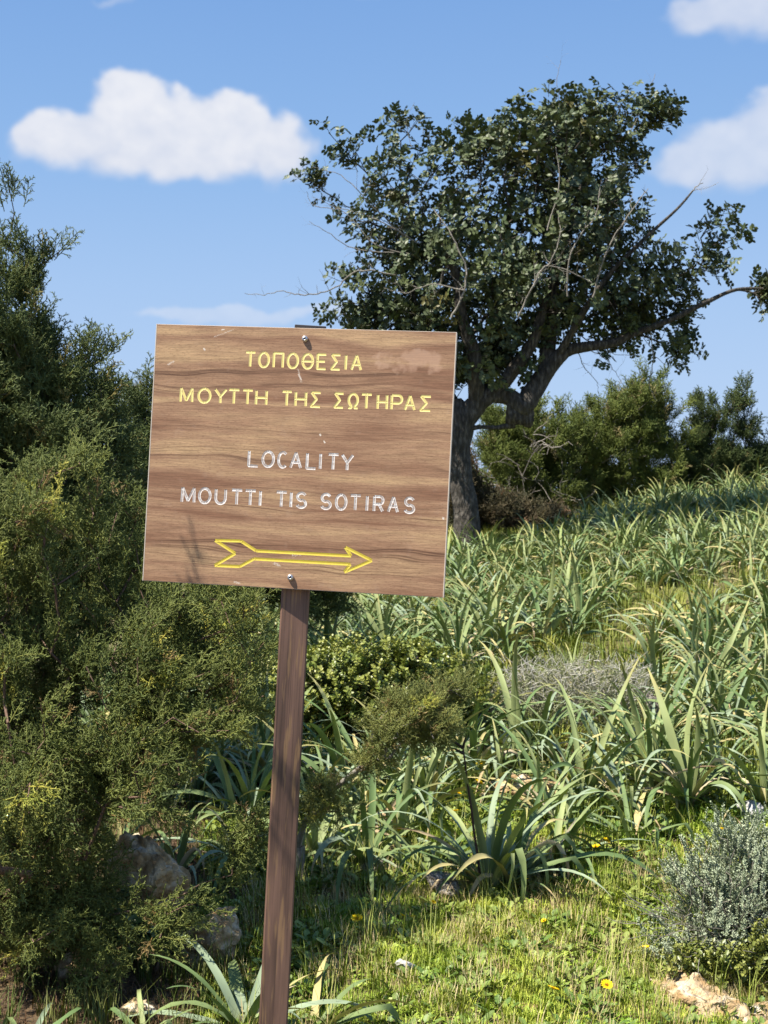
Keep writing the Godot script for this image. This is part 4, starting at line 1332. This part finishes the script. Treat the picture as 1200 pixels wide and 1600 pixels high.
# ------------------------------------------------------------------ grass and flowers
func grass_tuft(sd: int, blades: int, h0: float, h1: float, w: float, spread: float) -> ArrayMesh:
	R.seed = sd
	var mb := MB.new()
	for k in blades:
		var a := R.randf() * TAU
		var out := Vector3(cos(a), 0, sin(a))
		var s := Vector3(-sin(a), 0, cos(a))
		var h := R.randf_range(h0, h1)
		var p := out * R.randf() * spread
		var lean := R.randf_range(.05, .8)
		var g := R.randf_range(.7, 1.3)
		var c := Color(g, g, g * R.randf_range(.8, 1.1))
		var m := p + Vector3(0, h * .6, 0) + out * lean * h * .35
		var t := p + Vector3(0, h, 0) + out * lean * h * .95
		var nn := (out * -.6 + Vector3.UP * .5 + rv() * .3).normalized()
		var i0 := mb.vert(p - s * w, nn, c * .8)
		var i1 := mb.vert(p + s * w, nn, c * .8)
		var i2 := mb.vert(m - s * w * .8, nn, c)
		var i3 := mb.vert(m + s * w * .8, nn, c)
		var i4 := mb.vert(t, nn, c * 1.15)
		mb.tri(i0, i2, i1); mb.tri(i1, i2, i3); mb.tri(i2, i4, i3)
	return mb.mesh()

func herb(sd: int) -> ArrayMesh:
	R.seed = sd
	var mb := MB.new()
	for k in 9:
		var a := k * 2.4
		var out := Vector3(cos(a), R.randf_range(.2, .8), sin(a)).normalized()
		var g := R.randf_range(.8, 1.25)
		leaflet(mb, out * R.randf_range(.004, .02), out, Vector3.UP, R.randf_range(.012, .024), R.randf_range(.008, .013), Color(g, g, g))
	return mb.mesh()

func scatter(called: String, label: String, mesh: ArrayMesh, mat: Material, n: int, dmin: float, dmax: float, left: float, right: float, c0: Color, c1: Color, sd: int, dens: float, smin := .7, smax := 1.3) -> void:
	R.seed = sd
	var xf: Array[Transform3D] = []
	var cs := PackedColorArray()
	var f := FastNoiseLite.new()
	f.seed = sd; f.frequency = 1.6; f.fractal_octaves = 3
	while xf.size() < n:
		var d := sqrt(lerpf(dmin * dmin, dmax * dmax, R.randf()))
		var x := d * R.randf_range(left, right)
		var k := f.get_noise_2d(x * 2.0, d * 2.0)
		if k + R.randf_range(-.25, .25) < dens: continue
		var t := f.get_noise_2d(x * 1.1 + 30, d * 1.1)
		xf.append(Transform3D(Basis(Vector3.UP, R.randf() * TAU) * Basis.from_scale(Vector3.ONE * R.randf_range(smin, smax)), on(x, d, -.004)))
		cs.append(c0.lerp(c1, clampf(.5 + t * 1.2 + R.randf_range(-.35, .35), 0, 1)))
	tag(many(called, mesh, mat, xf, cs, self), label, "grass" if called != "ground_herbs" else "herbs", "", "stuff")

func make_meadow() -> void:
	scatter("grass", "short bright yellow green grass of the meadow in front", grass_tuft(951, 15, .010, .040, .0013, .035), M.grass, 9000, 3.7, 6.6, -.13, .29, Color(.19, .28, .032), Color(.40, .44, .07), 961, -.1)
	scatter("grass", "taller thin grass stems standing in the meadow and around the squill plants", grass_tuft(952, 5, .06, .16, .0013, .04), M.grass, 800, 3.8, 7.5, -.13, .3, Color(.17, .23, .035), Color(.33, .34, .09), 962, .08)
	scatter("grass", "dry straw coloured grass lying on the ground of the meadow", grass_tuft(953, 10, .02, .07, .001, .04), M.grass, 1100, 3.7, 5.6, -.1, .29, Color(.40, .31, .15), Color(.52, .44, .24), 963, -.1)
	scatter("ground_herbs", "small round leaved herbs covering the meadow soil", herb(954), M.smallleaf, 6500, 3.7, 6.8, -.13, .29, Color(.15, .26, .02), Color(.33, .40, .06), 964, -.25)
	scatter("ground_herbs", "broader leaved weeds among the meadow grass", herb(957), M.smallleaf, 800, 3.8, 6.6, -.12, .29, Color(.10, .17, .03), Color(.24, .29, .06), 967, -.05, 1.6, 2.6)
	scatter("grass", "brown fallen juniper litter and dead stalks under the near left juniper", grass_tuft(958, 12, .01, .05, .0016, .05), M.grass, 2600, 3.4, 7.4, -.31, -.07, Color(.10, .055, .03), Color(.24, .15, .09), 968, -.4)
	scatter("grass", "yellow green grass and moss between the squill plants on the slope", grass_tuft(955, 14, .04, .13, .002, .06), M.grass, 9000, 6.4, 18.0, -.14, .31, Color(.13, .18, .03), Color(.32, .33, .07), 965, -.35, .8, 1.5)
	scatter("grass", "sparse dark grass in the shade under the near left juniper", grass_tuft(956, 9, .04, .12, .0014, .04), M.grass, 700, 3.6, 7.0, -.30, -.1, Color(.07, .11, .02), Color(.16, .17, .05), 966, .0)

func make_flowers() -> void:
	var head := MB.new()
	R.seed = 971
	for k in 13:
		var a := TAU * k / 13
		var out := Vector3(cos(a), .28, sin(a)).normalized()
		var g := R.randf_range(.85, 1.1)
		leaflet(head, out * .004, out, Vector3.UP, .0125, .0062, Color(.80 * g, .56 * g, .01))
	var heart := MB.new()
	for k in 14:
		var a := k * 2.4
		var r := .0013 * sqrt(k)
		heart.cord(Vector3(cos(a) * r, 0, sin(a) * r), Vector3(cos(a) * r * 1.1, .0055 - r * .3, sin(a) * r * 1.1), .0011, .0007, Color(.75, .42, .01), 4)
	var hm := head.mesh()
	var km := heart.mesh()
	var stem := MB.new()
	stem.cord(Vector3.ZERO, Vector3(.004, .5, 0), .0012, .0011, Color(.14, .2, .05), 4)
	stem.cord(Vector3(.004, .5, 0), Vector3(0, 1, .002), .0011, .0012, Color(.14, .2, .05), 4)
	var sm := stem.mesh()
	var spots := [
		[-.088, 4.6, .06, 1.35, "largest yellow flower, alone in the meadow just right of the post"],
		[.059, 4.65, .05, .9, "left one of two small yellow flowers below the brown wedge stone"],
		[.096, 4.67, .04, .8, "right one of two small yellow flowers below the brown wedge stone"],
		[.451, 6.61, .08, 1.2, "farthest yellow flower behind the dead stalk of the big squill"],
		[.421, 6.25, .08, 1.5, "wide yellow flower right beside the dead stalk of the big squill"],
		[1.072, 6.12, .08, 1.2, "yellow flower between the long leaves left of the bright upright squill"],
		[.811, 5.37, .06, 1.3, "lower yellow flower of the close pair right of the fallen squill leaves"],
		[.862, 5.46, .06, 1.0, "upper yellow flower of the close pair right of the fallen squill leaves"],
		[.503, 5.03, .07, 1.0, "yellow flower under the fallen leaves of the big squill"],
		[.83, 4.47, .05, 1.1, "yellow flower in the grass left of the silvery shrub"],
		[.655, 4.14, .05, 1.2, "yellow flower at the bottom edge beside the pale slab"],
		[.487, 4.07, .05, 1.2, "yellow flower in the dry grass at the bottom edge, left of the slab"],
		[.076, 5.55, .07, 1.1, "yellow flower in the grassy gap between two squill plants"],
		[.062, 5.66, .07, .9, "small yellow flower at the back of the grassy gap"],
		[.318, 6.07, .08, 1.0, "yellow flower behind the left leaves of the big squill"],
		[.297, 5.82, .08, 1.0, "yellow flower among the left leaves of the big squill"],
		[.536, 4.71, .04, .7, "tiny yellow flower in the middle of the open meadow"],
		[.166, 4.81, .05, .7, "tiny yellow flower just below the brown wedge stone"],
		[1.14, 4.72, .34, 1.3, "yellow flower standing in the silvery shrub"],
		[.979, 5.38, .05, .8, "small yellow flower behind the silvery shrub"]]
	for k in spots.size():
		var q = spots[k]
		var o := thing("yellow_flower", q[4], "flower", on(q[0], q[1]), "yellow flowers in the meadow")
		o.rotation.y = k * 1.9
		part("stem", sm, M.grass, o, Transform3D(Basis.from_scale(Vector3(1, q[2], 1)), Vector3.ZERO))
		var t := Transform3D(Basis(Vector3.RIGHT, .35 + .2 * sin(k * 2.0)) * Basis.from_scale(Vector3.ONE * q[3]), Vector3(0, q[2], .002))
		part("petals", hm, M.petal, o, t)
		part("flower_centre", km, M.petal, o, t)

# ------------------------------------------------------------------
func _ready() -> void:
	var cam := Camera3D.new()
	cam.name = "camera"
	cam.position = Vector3(0, 1.5, 0)
	cam.fov = 40.0
	cam.near = 0.05
	cam.far = 1000.0
	add_child(cam)
	cam.current = true
	var optics := CameraAttributesPhysical.new()
	optics.frustum_focal_length = 32.97
	optics.frustum_focus_distance = 2.8
	optics.exposure_aperture = 13.0
	optics.frustum_near = 0.05
	optics.frustum_far = 1000.0
	cam.attributes = optics

	var env := Environment.new()
	env.background_mode = Environment.BG_SKY
	var sky := Sky.new()
	var sm := PanoramaSkyMaterial.new()
	sm.panorama = sky_texture()
	sky.sky_material = sm
	env.sky = sky
	env.tonemap_mode = Environment.TONE_MAPPER_LINEAR
	env.tonemap_exposure = 2.05
	env.sdfgi_enabled = true
	env.ssao_enabled = true
	env.ssil_enabled = true
	var we := WorldEnvironment.new()
	we.name = "environment"
	we.environment = env
	add_child(we)

	var sun := DirectionalLight3D.new()
	sun.name = "sun"
	add_child(sun)
	sun.look_at_from_position(Vector3.ZERO, Vector3(.544, -1.0, -.238), Vector3.RIGHT)
	sun.light_energy = 1.6
	sun.light_color = Color(1.0, .97, .915)
	sun.light_angular_distance = 0.53
	sun.shadow_enabled = true

	materials()
	terrain()
	make_carob()
	make_junipers()
	await make_sign()
	make_squills()
	make_shrubs()
	make_rocks()
	make_meadow()
	make_flowers()
